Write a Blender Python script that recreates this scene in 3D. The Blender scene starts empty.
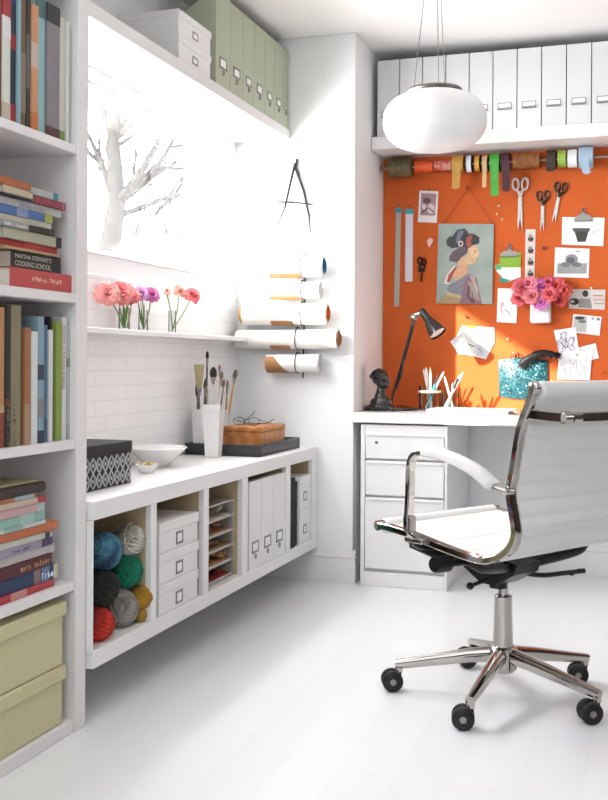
import bpy, bmesh, math, random
from mathutils import Vector, Matrix, noise
rnd = random.Random(7)
sc = bpy.context.scene
COL = sc.collection
R = math.radians
# ------------------------------------------------------------------ camera numbers
F = 1047.0; YAW = R(18.3); EYE = 0.97; HZ = 362.0
fw = Vector((-math.sin(YAW), math.cos(YAW), 0)); rt = Vector((math.cos(YAW), math.sin(YAW), 0))
CAM = Vector((0, 0, EYE))
def ray(px, py): return fw + rt*((px-304)/F) + Vector((0, 0, (HZ-py)/F))
def onX(px, py, X): d = ray(px, py); return CAM + d*(X/d.x)
def onY(px, py, Y): d = ray(px, py); return CAM + d*(Y/d.y)
def onZ(px, py, Z): d = ray(px, py); return CAM + d*((Z-EYE)/d.z)
def atD(px, py, D): return CAM + ray(px, py)*D
# ------------------------------------------------------------------ materials
def lin(c): return tuple((x/12.92 if x <= .04045 else ((x+.055)/1.055)**2.4) for x in c)
def hexc(h):
    h = h.lstrip('#'); return lin([int(h[i:i+2], 16)/255 for i in (0, 2, 4)])
_m = {}
def mat(name, col, rough=.5, metal=0., var=0., vscale=8., bump=0., bscale=60., kind='noise', trans=0., emit=0., coat=0., col2=None, stretch=(1,1,1), spec=None, thin=0.):
    key = name
    if key in _m: return _m[key]
    m = bpy.data.materials.new(name); m.use_nodes = True
    nt = m.node_tree; b = nt.nodes['Principled BSDF']
    c = hexc(col) if isinstance(col, str) else col
    b.inputs['Base Color'].default_value = (*c, 1)
    b.inputs['Roughness'].default_value = rough
    b.inputs['Metallic'].default_value = metal
    b.inputs['Transmission Weight'].default_value = trans
    b.inputs['Coat Weight'].default_value = coat
    if spec is not None: b.inputs['Specular IOR Level'].default_value = spec
    if emit:
        b.inputs['Emission Color'].default_value = (*c, 1); b.inputs['Emission Strength'].default_value = emit
    tc = nt.nodes.new('ShaderNodeTexCoord'); mp = nt.nodes.new('ShaderNodeMapping')
    nt.links.new(tc.outputs['Object'], mp.inputs['Vector']); mp.inputs['Scale'].default_value = stretch
    if var or col2:
        n = nt.nodes.new('ShaderNodeTexWave' if kind == 'wave' else ('ShaderNodeTexVoronoi' if kind == 'voronoi' else 'ShaderNodeTexNoise'))
        n.inputs['Scale'].default_value = vscale
        if kind == 'wave': n.inputs['Distortion'].default_value = 4; n.inputs['Detail'].default_value = 2
        nt.links.new(mp.outputs['Vector'], n.inputs['Vector'])
        r = nt.nodes.new('ShaderNodeValToRGB'); r.color_ramp.elements[0].position = .35; r.color_ramp.elements[1].position = .65
        c2 = hexc(col2) if isinstance(col2, str) else tuple(max(0, x*(1-var)) for x in c)
        r.color_ramp.elements[0].color = (*c2, 1); r.color_ramp.elements[1].color = (*c, 1)
        nt.links.new(n.outputs['Distance' if kind == 'voronoi' else ('Fac' if 'Fac' in n.outputs else 0)], r.inputs['Fac'])
        nt.links.new(r.outputs['Color'], b.inputs['Base Color'])
    if bump:
        n = nt.nodes.new('ShaderNodeTexNoise'); n.inputs['Scale'].default_value = bscale
        nt.links.new(mp.outputs['Vector'], n.inputs['Vector'])
        bp_ = nt.nodes.new('ShaderNodeBump'); bp_.inputs['Strength'].default_value = bump; bp_.inputs['Distance'].default_value = .003
        nt.links.new(n.outputs['Fac'], bp_.inputs['Height']); nt.links.new(bp_.outputs['Normal'], b.inputs['Normal'])
    _m[key] = m; return m
def dull(h, k=.22, d=.93):
    c = [int(h.lstrip('#')[i:i+2], 16) for i in (0, 2, 4)]; y = .3*c[0]+.59*c[1]+.11*c[2]
    return '#%02x%02x%02x' % tuple(max(0, min(255, int((v+(y-v)*k)*d))) for v in c)
def flat(h, rough=.6): return mat('paint_'+h.lstrip('#').lower(), h, rough, var=.05, vscale=14)
def clear_glass(name, tint=(1,1,1), gl=.1):
    if name in _m: return _m[name]
    m = bpy.data.materials.new(name); m.use_nodes = True; nt = m.node_tree; nt.nodes.clear()
    o = nt.nodes.new('ShaderNodeOutputMaterial'); mx = nt.nodes.new('ShaderNodeMixShader')
    t = nt.nodes.new('ShaderNodeBsdfTransparent'); t.inputs[0].default_value = (*tint, 1)
    g = nt.nodes.new('ShaderNodeBsdfGlossy'); g.inputs['Roughness'].default_value = .05
    fr = nt.nodes.new('ShaderNodeFresnel'); fr.inputs[0].default_value = 1.3
    ad = nt.nodes.new('ShaderNodeMath'); ad.operation = 'MULTIPLY'; ad.inputs[1].default_value = gl*10
    nt.links.new(fr.outputs[0], ad.inputs[0]); nt.links.new(ad.outputs[0], mx.inputs[0])
    nt.links.new(t.outputs[0], mx.inputs[1]); nt.links.new(g.outputs[0], mx.inputs[2]); nt.links.new(mx.outputs[0], o.inputs[0])
    _m[name] = m; return m
WALL = mat('painted_plaster', '#f1f1f1', .6, var=.02, vscale=3, bump=.05, bscale=90)
CEIL = mat('ceiling_paint', '#eeedeb', .7, var=.02, vscale=3)
FLOORM = None
def floor_mat():
    m = bpy.data.materials.new('white_painted_boards'); m.use_nodes = True; nt = m.node_tree; b = nt.nodes['Principled BSDF']
    tc = nt.nodes.new('ShaderNodeTexCoord'); mp = nt.nodes.new('ShaderNodeMapping'); mp.inputs['Rotation'].default_value = (0,0,R(90))
    nt.links.new(tc.outputs['Object'], mp.inputs[0])
    br = nt.nodes.new('ShaderNodeTexBrick'); br.inputs['Scale'].default_value = 1.0
    br.inputs['Brick Width'].default_value = 2.4; br.inputs['Row Height'].default_value = .14; br.inputs['Mortar Size'].default_value = .0012
    br.inputs['Color1'].default_value = (*hexc('#e9e9ea'),1); br.inputs['Color2'].default_value = (*hexc('#e4e4e6'),1); br.inputs['Mortar'].default_value = (*hexc('#e1e1e2'),1)
    nt.links.new(mp.outputs[0], br.inputs[0]); nt.links.new(br.outputs[0], b.inputs['Base Color'])
    b.inputs['Roughness'].default_value = .34
    bm_ = nt.nodes.new('ShaderNodeBump'); bm_.inputs['Strength'].default_value = .04; bm_.inputs['Distance'].default_value = .001; bm_.invert = True
    nt.links.new(br.outputs['Fac'], bm_.inputs['Height']); nt.links.new(bm_.outputs[0], b.inputs['Normal'])
    return m
def tile_mat():
    m = bpy.data.materials.new('white_brick_tile'); m.use_nodes = True; nt = m.node_tree; b = nt.nodes['Principled BSDF']
    tc = nt.nodes.new('ShaderNodeTexCoord'); sp = nt.nodes.new('ShaderNodeSeparateXYZ'); cb = nt.nodes.new('ShaderNodeCombineXYZ')
    nt.links.new(tc.outputs['Object'], sp.inputs[0]); nt.links.new(sp.outputs['Y'], cb.inputs['X']); nt.links.new(sp.outputs['Z'], cb.inputs['Y'])
    br = nt.nodes.new('ShaderNodeTexBrick'); br.inputs['Scale'].default_value = 1.0
    br.inputs['Brick Width'].default_value = .15; br.inputs['Row Height'].default_value = .052; br.inputs['Mortar Size'].default_value = .0025
    br.inputs['Color1'].default_value = (*hexc('#f3f3f3'),1); br.inputs['Color2'].default_value = (*hexc('#f0f0f0'),1); br.inputs['Mortar'].default_value = (*hexc('#e7e7e7'),1)
    nt.links.new(cb.outputs[0], br.inputs[0]); nt.links.new(br.outputs[0], b.inputs['Base Color']); b.inputs['Roughness'].default_value = .3
    bm_ = nt.nodes.new('ShaderNodeBump'); bm_.inputs['Strength'].default_value = .15; bm_.inputs['Distance'].default_value = .002; bm_.invert = True
    nt.links.new(br.outputs['Fac'], bm_.inputs['Height']); nt.links.new(bm_.outputs[0], b.inputs['Normal'])
    return m
WHITE = mat('white_lacquer', '#e9e7e6', .4, var=.015, vscale=4)
SHELFW = mat('white_shelf_laminate', '#e4e0df', .45, var=.02, vscale=5)
CARD = mat('white_linen_card', '#e8e7e6', .7, var=.04, vscale=160, bump=.1, bscale=400)
METAL = mat('brushed_metal', '#9b9691', .3, 1., var=.1, vscale=40)
CHROME = mat('polished_chrome', '#b9b4af', .07, 1., var=.03, vscale=5)
BLACKP = mat('black_plastic', '#090909', .42, var=.2, vscale=20)
BLACKM = mat('black_enamel', '#0b0c0e', .22, coat=.4, var=.1, vscale=20)
LEATHER = mat('white_leather', '#e2e1df', .55, var=.03, vscale=30, bump=.08, bscale=300)
PAGES = mat('book_pages', '#dcd6c8', .8, col2='#c9c1b0', kind='wave', vscale=120, stretch=(1,1,1))
PAPER = mat('white_paper', '#f0efec', .7, var=.02, vscale=12)
ORANGE = mat('orange_felt_board', '#ca5b1f', .85, var=.07, vscale=7, bump=.12, bscale=500)
KRAFT = mat('kraft_paper', '#a87a4e', .75, var=.08, vscale=20)
WOOD = mat('honey_wood', '#c08148', .45, col2='#a8662f', kind='wave', vscale=5, stretch=(1,8,8))
GLASS = clear_glass('clear_vase_glass', (.93,.96,.95), .09)
PANE = clear_glass('window_glass', (1,1,1), .02)
# ------------------------------------------------------------------ mesh builder
class MB:
    def __init__(s): s.v = []; s.f = []; s.m = []
    def add(s, vs, fs, mi=0, M=None):
        o = len(s.v)
        for p in vs:
            p = Vector(p); s.v.append(M @ p if M else p)
        for f in fs: s.f.append([o+i for i in f]); s.m.append(mi)
        return s
    def box(s, x0, x1, y0, y1, z0, z1, b=0., mi=0, M=None):
        c = Vector(((x0+x1)/2, (y0+y1)/2, (z0+z1)/2)); h = [abs(x1-x0)/2, abs(y1-y0)/2, abs(z1-z0)/2]
        b = min(b, min(h)*.6)
        if b <= 0:
            vs = [c+Vector((sx*h[0], sy*h[1], sz*h[2])) for sx in (-1,1) for sy in (-1,1) for sz in (-1,1)]
            return s.add(vs, [(0,1,3,2),(4,6,7,5),(0,4,5,1),(2,3,7,6),(0,2,6,4),(1,5,7,3)], mi, M)
        vs = []; ix = {}
        for sx in (-1,1):
            for sy in (-1,1):
                for sz in (-1,1):
                    S = (sx,sy,sz)
                    for a in range(3):
                        p = [S[k]*(h[k]-(0 if k == a else b)) for k in range(3)]
                        ix[(S,a)] = len(vs); vs.append(c+Vector(p))
        fs = []
        for a in range(3):
            u, w = [k for k in range(3) if k != a]
            for sg in (-1,1):
                q = []
                for (su, sw) in ((-1,-1),(1,-1),(1,1),(-1,1)):
                    S = [0,0,0]; S[a] = sg; S[u] = su; S[w] = sw; q.append(ix[(tuple(S),a)])
                fs.append(q)
            for su in (-1,1):
                for sw in (-1,1):
                    S0 = [0,0,0]; S0[a] = -1; S0[u] = su; S0[w] = sw; S1 = list(S0); S1[a] = 1
                    fs.append([ix[(tuple(S0),u)], ix[(tuple(S1),u)], ix[(tuple(S1),w)], ix[(tuple(S0),w)]])
        for sx in (-1,1):
            for sy in (-1,1):
                for sz in (-1,1): fs.append([ix[((sx,sy,sz),a)] for a in range(3)])
        return s.add(vs, fs, mi, M)
    def tube(s, pts, r, n=8, mi=0, M=None, closed=False, sec=None, up=None):
        pts = [Vector(p) for p in pts]; N = len(pts)
        rs = r if isinstance(r, (list, tuple)) else [r]*N
        sec = sec or [(math.cos(2*math.pi*k/n), math.sin(2*math.pi*k/n)) for k in range(n)]; n = len(sec)
        T = []
        for i in range(N):
            a = pts[(i-1) % N] if (closed or i > 0) else pts[i]; b = pts[(i+1) % N] if (closed or i < N-1) else pts[i]
            t = (b-a); T.append(t.normalized() if t.length > 1e-9 else Vector((0,0,1)))
        u = Vector(up) if up else (Vector((0,0,1)) if abs(T[0].z) < .9 else Vector((1,0,0)))
        vs = []
        for i in range(N):
            if up: u = Vector(up)
            u = (u - T[i]*u.dot(T[i])).normalized(); w = T[i].cross(u)
            for (a, b) in sec: vs.append(pts[i] + u*(a*rs[i]) + w*(b*rs[i]))
        fs = []
        for i in range(N if closed else N-1):
            j = (i+1) % N
            for k in range(n): fs.append((i*n+k, i*n+(k+1) % n, j*n+(k+1) % n, j*n+k))
        if not closed: fs.append(tuple(range(n))[::-1]); fs.append(tuple((N-1)*n+k for k in range(n)))
        return s.add(vs, fs, mi, M)
    def lathe(s, prof, n=24, mi=0, M=None, c=(0,0,0)):
        c = Vector(c); vs = []; fs = []
        for (r, z) in prof:
            for k in range(n):
                a = 2*math.pi*k/n; vs.append(c+Vector((r*math.cos(a), r*math.sin(a), z)))
        P = len(prof)
        for i in range(P-1):
            for k in range(n): fs.append((i*n+k, i*n+(k+1) % n, (i+1)*n+(k+1) % n, (i+1)*n+k))
        if prof[0][0] > 1e-6: fs.append(tuple(range(n))[::-1])
        if prof[-1][0] > 1e-6 and prof[-1] != prof[0]: fs.append(tuple((P-1)*n+k for k in range(n)))
        return s.add(vs, fs, mi, M)
    def ball(s, c, rx, ry=None, rz=None, n=16, mi=0, M=None):
        ry = ry or rx; rz = rz or rx; h = max(6, n//2); vs = []; fs = []; c = Vector(c)
        for i in range(h+1):
            t = math.pi*i/h
            for k in range(n):
                a = 2*math.pi*k/n; vs.append(c+Vector((rx*math.sin(t)*math.cos(a), ry*math.sin(t)*math.sin(a), rz*math.cos(t))))
        for i in range(h):
            for k in range(n): fs.append((i*n+k, (i+1)*n+k, (i+1)*n+(k+1) % n, i*n+(k+1) % n))
        return s.add(vs, fs, mi, M)
    def prism(s, pts, vec, mi=0, M=None):
        pts = [Vector(p) for p in pts]; n = len(pts); vec = Vector(vec)
        vs = pts+[p+vec for p in pts]
        fs = [tuple(range(n))[::-1], tuple(range(n, 2*n))]+[(i, (i+1) % n, n+(i+1) % n, n+i) for i in range(n)]
        return s.add(vs, fs, mi, M)
    def poly(s, pts, mi=0, M=None): return s.add(pts, [tuple(range(len(pts)))], mi, M)
    def grid(s, fn, nu, nv, mi=0, M=None):
        vs = [fn(i/nu, j/nv) for i in range(nu+1) for j in range(nv+1)]
        fs = [(i*(nv+1)+j, (i+1)*(nv+1)+j, (i+1)*(nv+1)+j+1, i*(nv+1)+j+1) for i in range(nu) for j in range(nv)]
        return s.add(vs, fs, mi, M)
    def text(s, txt, size, M, mi=0, wide=1.0, align='LEFT'):
        if txt[0] == '~':       # lettering too blurred to read: a row of short strokes
            rr = random.Random(len(txt)*7+int(size*1e5)); x = 0
            for ch in txt[1:]:
                if ch != ' ':
                    h_ = size*rr.choice((.5,.5,.7)); w_ = size*.42*wide
                    s.poly([(x,0,0),(x+w_*.3,0,0),(x+w_*.3,h_,0),(x,h_,0)], mi, M); s.poly([(x+w_*.3,rr.choice((0,h_*.8)),0),(x+w_,rr.choice((0,h_*.8)),0),(x+w_,h_*rr.choice((.25,1)),0),(x+w_*.3,h_*.9,0)], mi, M)
                x += size*.56*wide
            return s
        cu = bpy.data.curves.new('t', 'FONT'); cu.body = txt; cu.size = size; cu.align_x = align; cu.resolution_u = 2
        ob = bpy.data.objects.new('t', cu); COL.objects.link(ob)
        bpy.context.view_layer.update(); dg = bpy.context.evaluated_depsgraph_get()
        me = bpy.data.meshes.new_from_object(ob.evaluated_get(dg))
        s.add([Vector((v.co.x*wide, v.co.y, 0)) for v in me.vertices], [tuple(p.vertices) for p in me.polygons], mi, M)
        bpy.data.objects.remove(ob); bpy.data.curves.remove(cu); bpy.data.meshes.remove(me); return s
def wloc(o):
    p = Vector((0,0,0))
    while o: p += o.location; o = o.parent
    return p
def mk(name, mb, mats, loc=(0,0,0), sharp=38):
    me = bpy.data.meshes.new(name); loc = Vector(loc)
    me.from_pydata([tuple(v-loc) for v in mb.v], [], mb.f)
    mats = mats if isinstance(mats, (list, tuple)) else [mats]
    for m in mats: me.materials.append(m)
    me.polygons.foreach_set('material_index', [min(i, len(mats)-1) for i in mb.m])
    bm = bmesh.new(); bm.from_mesh(me); bmesh.ops.recalc_face_normals(bm, faces=bm.faces); bm.to_mesh(me); bm.free()
    me.polygons.foreach_set('use_smooth', [True]*len(me.polygons)); me.set_sharp_from_angle(angle=R(sharp)); me.update()
    o = bpy.data.objects.new(name, me); COL.objects.link(o); return o
def part(name, mb, mats, parent, local=False, label=None, stuff=False):
    off = (0,0,0) if local else wloc(parent)
    o = mk(name, mb, mats, off); o.parent = parent
    if label: o['label'] = label
    if stuff: o['kind'] = 'stuff'
    return o
def thing(name, label, cat, loc=(0,0,0), rz=0, group=None):
    o = bpy.data.objects.new(name, None); o.empty_display_size = .05; COL.objects.link(o)
    o.location = loc; o.rotation_euler = (0, 0, rz); o['label'] = label; o['category'] = cat
    if group: o['group'] = group
    return o
def solo(name, mb, mats, label, cat, group=None, kind=None, rot=None, at=None):
    if at is None:
        xs = [v.x for v in mb.v]; ys = [v.y for v in mb.v]; zs = [v.z for v in mb.v]
        org = Vector(((min(xs)+max(xs))/2, (min(ys)+max(ys))/2, min(zs)))
        o = mk(name, mb, mats, org); o.location = org
    else:
        o = mk(name, mb, mats); o.location = at
    if rot: o.rotation_euler = rot
    o['label'] = label; o['category'] = cat
    if group: o['group'] = group
    if kind: o['kind'] = kind
    return o
def struct(name, mb, mats):
    o = mk(name, mb, mats); o['kind'] = 'structure'; return o
def dup(root, loc, rz=0, label=None, group=None):
    r = root.copy(); COL.objects.link(r); r.location = loc; r.rotation_euler = (0,0,rz)
    if label: r['label'] = label
    if group: r['group'] = group
    for ch in list(root.children):
        c = ch.copy(); COL.objects.link(c); c.parent = r
        for g in list(ch.children):
            d = g.copy(); COL.objects.link(d); d.parent = c
    return r
# ------------------------------------------------------------------ key places
XW = -1.80      # left wall face
XF = -1.42      # front of bookcase
XU = -1.40      # front of the wall unit
YC = 4.44       # wall with the paper rolls
XC = -1.238      # side of the alcove
YB = 4.955      # pinboard face
CZ = 2.42       # ceiling
# ------------------------------------------------------------------ room
mb = MB(); mb.box(-2.2, 2.6, -1.6, 5.3, -.1, 0); struct('floor', mb, floor_mat())
mb = MB(); mb.box(-2.2, 2.6, -1.6, 5.3, CZ, CZ+.1); struct('ceiling', mb, CEIL)
WY0, WY1, WZ0, WZ1 = 2.50, 4.27, 1.335, 1.94
mb = MB()
mb.box(-1.98, XW, -1.6, WY0, 0, CZ); mb.box(-1.98, XW, WY1, YC+.02, 0, CZ)
mb.box(-1.98, XW, WY0, WY1, 0, WZ0); mb.box(-1.98, XW, WY0, WY1, WZ1, CZ)
struct('wall_left', mb, WALL)
mb = MB(); mb.box(XW+.0, XW+.014, 2.47, YC-.001, .0, 1.265, .002); struct('trim_1', mb, tile_mat())
mb = MB(); mb.box(-1.98, XC, YC, 5.3, 0, CZ, .002); struct('wall_corner', mb, WALL)
mb = MB(); mb.box(XC, 2.6, YB+.02, 5.3, 0, CZ); struct('wall_back', mb, WALL)
mb = MB(); mb.box(2.4, 2.6, -1.6, YB+.02, 0, CZ); struct('wall_right', mb, mat('reflection_brown_wall', '#43372f', .7, var=.05))  # unseen; brown made up for dark chrome reflections and weaker side light
RW = (-1.55, 1.1, .55, 2.25)
DKW = mat('reflection_brown_wall', '#43372f', .7, var=.05)  # same made-up brown for the unseen wall behind the camera
mb = MB(); mb.box(-1.8, 2.4, -1.75, -1.6, 0, CZ)
struct('wall_front', mb, DKW)
def baseboard(name, a, b, nrm):
    a = Vector(a); b = Vector(b); n = Vector(nrm)
    prof = [(0,0),(.016,0),(.016,.095),(.013,.102),(.013,.108),(.018,.112),(.017,.118),(.008,.128),(.005,.14),(0,.142)]
    m = MB(); m.prism([a+n*p+Vector((0,0,z)) for p, z in prof], b-a); return struct(name, m, WHITE)
baseboard('baseboard_front', (XW+.02, YC, 0), (XC+.014, YC, 0), (0,-1,0))
baseboard('baseboard_side', (XC, YC-.014, 0), (XC, YB, 0), (1,0,0))
baseboard('baseboard_back', (-.80, YB+.02, 0), (2.4, YB+.02, 0), (0,-1,0))
# window frame and pane
w = bpy.data.objects.new('window_1', None); COL.objects.link(w); w.location = (-1.87, 3.3, WZ0); w['kind'] = 'structure'
mb = MB(); t = .028
mb.box(-1.89,-1.85, WY0, WY1, WZ0, WZ0+t, .004); mb.box(-1.89,-1.85, WY0, WY1, WZ1-t, WZ1, .004)
mb.box(-1.89,-1.85, WY0, WY0+t, WZ0+t, WZ1-t, .004); mb.box(-1.89,-1.85, WY1-t, WY1, WZ0+t, WZ1-t, .004)
part('window_frame', mb, WHITE, w)
mb = MB(); mb.box(-1.872,-1.868, WY0+t, WY1-t, WZ0+t, WZ1-t); part('window_pane', mb, PANE, w)
mb = MB(); mb.box(-1.849,-1.795, WY0, WY1, WZ0-.001, WZ0+.008, .002); part('window_sill', mb, WHITE, w)
# slim shelf carrying the flowers
mb = MB(); mb.box(XW+.015, XW+.105, 2.47, YC-.11, 1.058, 1.078, .003); solo('flower_ledge', mb, WHITE, 'narrow white ledge on the tiled wall below the window', 'shelf')
# shelf over the window
mb = MB(); mb.box(XW+.001, -1.54, 2.462, YC-.002, 1.964, 2.010, .003); solo('wall_shelf', mb, SHELFW, 'long thick white shelf above the window carrying green files', 'shelf')
# outdoor tree
BARK = mat('grey_bark', '#282624', 1, spec=0, var=.2, vscale=10, bump=.5, bscale=30)
tb = MB(); tr = random.Random(11)
def branch(p, d, L, r, depth):
    pts = [p]; rs = [r]; q = p.copy(); dd = d.copy(); n = 6
    for i in range(n):
        dd = (dd + Vector((tr.uniform(-.13,.13), tr.uniform(-.13,.13), tr.uniform(-.05,.12)))).normalized()
        q = q + dd*(L/n); pts.append(q.copy()); rs.append(r*(1-.62*(i+1)/n))
    tb.tube(pts, rs, 6 if depth < 2 else 4)
    if depth >= 4: return
    for k in range(4 if depth < 2 else 3):
        i = tr.randint(1, n); a = tr.uniform(0, 6.28); s_ = .75
        nd = (dd + Vector((math.cos(a)*s_, math.sin(a)*s_, tr.uniform(-.1,.6)))).normalized()
        branch(pts[i], nd, L*tr.uniform(.5,.75), max(.0075, rs[i]*.66), depth+1)
base = atD(104, 340, 9.6); base.z = -.3
p1 = atD(107, 262, 9.6); p2 = atD(116, 205, 9.6); p3 = atD(112, 140, 9.6); p4 = atD(108, 70, 9.6)
tb.tube([base, p1, p2, p3, p4], [.12,.1,.085,.06,.04], 10)
for (a, b, r_) in ((p2, atD(168, 150, 9.2), .035), (p2, atD(150, 178, 9.9), .03), (p3, atD(150, 110, 9.6), .028), (p2, atD(84, 150, 9.6), .03), (p3, atD(90, 95, 9.8), .025), (p1, atD(172,200,9.5), .022)):
    d = b-a; branch(a, d.normalized(), d.length*1.25, r_*1.5, 1)
for path, r_ in (([(118,203),(138,182),(156,168),(168,148),(180,126)],.035),([(121,216),(142,208),(165,198),(186,196),(206,200)],.03),([(156,168),(176,170),(196,166),(212,172)],.022),([(114,180),(106,150),(114,118),(128,100)],.03),([(168,148),(184,146),(198,138)],.018),([(112,150),(130,138),(146,120),(160,112)],.022),([(138,182),(150,186),(162,184)],.016)):
    q_ = [atD(x, y, 9.6) for x, y in path]; tb.tube(q_, [r_*(1-.55*i/(len(q_)-1)) for i in range(len(q_))], 6)
solo('bare_tree', tb, BARK, 'bare branching tree standing outside the window', 'tree')
tb = MB(); base = atD(178, 330, 12); base.z = -.3; q = atD(172, 250, 12)
tb.tube([base, q], [.07,.05], 8)
for tgt in ((205,215),(190,200),(165,225),(200,235),(150,240)):
    d = atD(*tgt, 12)-q; branch(q, d.normalized(), d.length*1.2, .05, 2)
for path in ([(172,255),(176,236),(188,224),(203,212)],[(176,236),(168,216),(170,200)],[(180,232),(196,236),(208,230)]):
    q_ = [atD(x, y, 12) for x, y in path]; tb.tube(q_, [.04-.008*i for i in range(len(q_))], 6)
solo('bare_sapling', tb, BARK, 'smaller bare twiggy tree outside at the right of the window', 'tree')
# ------------------------------------------------------------------ bookcase
Y0B, Y1B = .95, 2.462
bc = thing('bookcase', 'tall white bookcase full of books at the left edge', 'bookcase', (-1.61, 1.7, 0))
mb = MB(); mb.box(XW+.004, XF, Y1B-.055, Y1B-.001, 0, CZ-.003, .002); part('side_panel', mb, SHELFW, bc)
mb = MB(); mb.box(XW+.004, XF, Y0B, Y0B+.05, 0, CZ-.003, .002); part('side_panel', mb, SHELFW, bc)
mb = MB(); mb.box(XW+.002, XW+.012, Y0B+.05, Y1B-.055, .0, CZ-.003); part('back_panel', mb, SHELFW, bc)
SH = [(.0,.034),(.370,.395),(.740,.764),(1.120,1.145),(1.508,1.532),(1.93,1.955)]
for a, b in SH:
    mb = MB(); mb.box(XW+.012, XF-.004, Y0B+.05, Y1B-.055, a, b, .002); part('shelf', mb, SHELFW, bc)
YI = Y1B-.056
def Yx(px, X=-1.44): return onX(px, 300, X).y
def zpx(px, py, X=-1.44): return onX(px, py, X).z
M_flat = Matrix(((0,0,1),(1,0,0),(0,1,0))).to_4x4()      # text x->Y, y->Z, normal +X
M_down = Matrix(((0,0,1),(0,1,0),(-1,0,0))).to_4x4()     # text x->-Z, y->Y
def book(lab, xf, yc, z, L, T, D, col, up=False, bands=(), text=None, rz=0, group=None, yaw=0, soft=False, name='book'):
    """bands: (a,b,color) along the spine from the low-Y or low-Z end, 0..1"""
    root = thing(name, lab, 'book', (xf, yc, z), yaw, group)
    h = T/2; c = .0022; mats = [flat(dull(col))]; mb = MB()
    def bx(m, x0,x1,t0,t1,l0,l1,b=0,mi=0):
        if up: m.box(x0,x1,t0,t1,l0+L/2,l1+L/2,b,mi)
        else: m.box(x0,x1,l0,l1,t0+h,t1+h,b,mi)
    bx(mb, -D, 0, -h, -h+c, -L/2, L/2, .0006); bx(mb, -D, 0, h-c, h, -L/2, L/2, .0006)
    bx(mb, -c, 0, -h+c, h-c, -L/2, L/2)
    for k, (a, b, cc) in enumerate(bands):
        mats.append(flat(dull(cc))); bx(mb, -.004, .0005, -h-.0003, h+.0003, -L/2+a*L, -L/2+b*L, 0, k+1)
    part('cover', mb, mats, root, local=True)
    mb = MB(); e = .004; bx(mb, -D+e, -c-.0005, -h+c+.0002, h-c-.0002, -L/2+e, L/2-e); part('pages', mb, PAGES, root, local=True)
    if text:
        mb = MB()
        for (s, size, a, off, wd) in text[0]:
            if up: Mx = Matrix.Translation((.0009, off*T, L*a)) @ M_down
            else: Mx = Matrix.Translation((.0009, -L/2+a*L, h+off*T)) @ M_flat
            mb.text(s, size, Mx, 0, wd)
        part('title_lettering', mb, flat(text[1]), root, local=True)
    return root
# row 1 (top), upright
zt = 1.5325
r1 = [(-7,0,8,'#8b3a30','leftmost tall red and brown book on the top shelf',.345,[]),
 (0,8,8,'#dfe2d0','pale green and white book with red block on the top shelf',.35,[(.0,.12,'#c9b9a0'),(.55,.68,'#e9e4e4'),(.7,.84,'#c2242b')]),
 (8,15.5,12,'#1f2640','navy upright book with red spots on the top shelf',.355,[(.0,.13,'#b5202c'),(.5,.6,'#b5202c'),(.8,1,'#2c3a78')]),
 (15.6,18.2,12,'#8fbccb','thin light blue upright book beside the navy one',.345,[]),
 (18.4,25,12,'#7a5a3a','brown upright book on the top shelf',.36,[(.1,.5,'#8f7c66')]),
 (25.2,29,12,'#3a3938','dark grey narrow upright book on the top shelf',.33,[(.3,.7,'#6a6660')]),
 (29.2,35.6,12,'#e0935f','orange upright book on the top shelf',.31,[(0,.15,'#d8702a'),(.5,.7,'#d9b9a0')]),
 (35.8,44,12,'#8fc3c8','light turquoise upright book on the top shelf',.34,[(.85,1,'#4f7d78')]),
 (44.3,57,18,'#8c8388','wide grey mauve upright book on the top shelf',.335,[(0,.08,'#5c2f33'),(.86,1,'#2d3634')]),
 (57.3,63.5,18,'#dcd3c2','cream upright book with green foot on the top shelf',.32,[(0,.09,'#7f9a3a')]),
 (63.7,67,18,'#e6e2da','thin off-white book at the right end of the top shelf',.315,[])]
for a, b, _, c, lab, L, bands in r1:
    ya, yb = Yx(a), Yx(b); book(lab, -1.436-rnd.uniform(0,.012), (ya+yb)/2, zt, L, yb-ya-.0012, .23, c, True, bands, group='upright books on the top shelf')
# row 2: flat stack
def stack(items, z, group, jit=.012):
    for (T, xr, L, c, lab, bands, txt, D) in items:
        yr = Yx(xr); book(lab, -1.436-rnd.uniform(0,jit), yr-L/2, z, L, T, D, c, False, bands, txt, group=group, yaw=R(rnd.uniform(-.9,.9))); z += T+.0006
    return z
G2 = 'books lying in the mixed stack on the second shelf'
z = stack([(.047,70,.275,'#dc4a48','thick coral red book at the bottom of its stack',[],([('~KNITTING GARDENS',.017,.33,-.1,.9)],'#f0b9a8'),.21),
 (.041,61.5,.215,'#2a2c2b','black cooking book with white lettering above the coral book',[(.87,1,'#1d2430')],([("MARTHA STEWART'S",.0145,.06,.08,1.15),("COOKING SCHOOL",.0185,.06,-.38,.93)],'#cfcdb8'),.2),
 (.006,60,.25,'#c7a06a','thin tan book lying under the bright red book',[],None,.2),
 (.017,59,.25,'#c22a2c','bright red book lying above the black cooking book',[(.4,.7,'#cf3a38')],None,.2),
 (.026,61.5,.26,'#b3b393','sage green book with a black spine end',[(.9,1,'#1e2126')],None,.2),
 (.015,53.5,.25,'#3c322c','dark brown book with silver lettered half spine',[(.0,.52,'#9a9894')],([('~FASHION TEXTILES',.011,.1,-.3,1.0)],'#dcdcda'),.19),
 (.014,50,.24,'#c6bfa8','cream book lying above the brown book',[(.55,.8,'#aab195')],None,.19),
 (.021,50.5,.24,'#3f6fae','blue book with a lime green spine end',[(.85,1,'#a3b04a'),(.35,.55,'#7d8fb8')],None,.2),
 (.020,62,.27,'#bdbab6','light grey book under the two short piles',[(.3,.5,'#a9a7ae')],([('~the art of paper',.012,.33,-.25,1)],'#8d8b90'),.2)],1.1455,G2)
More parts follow.
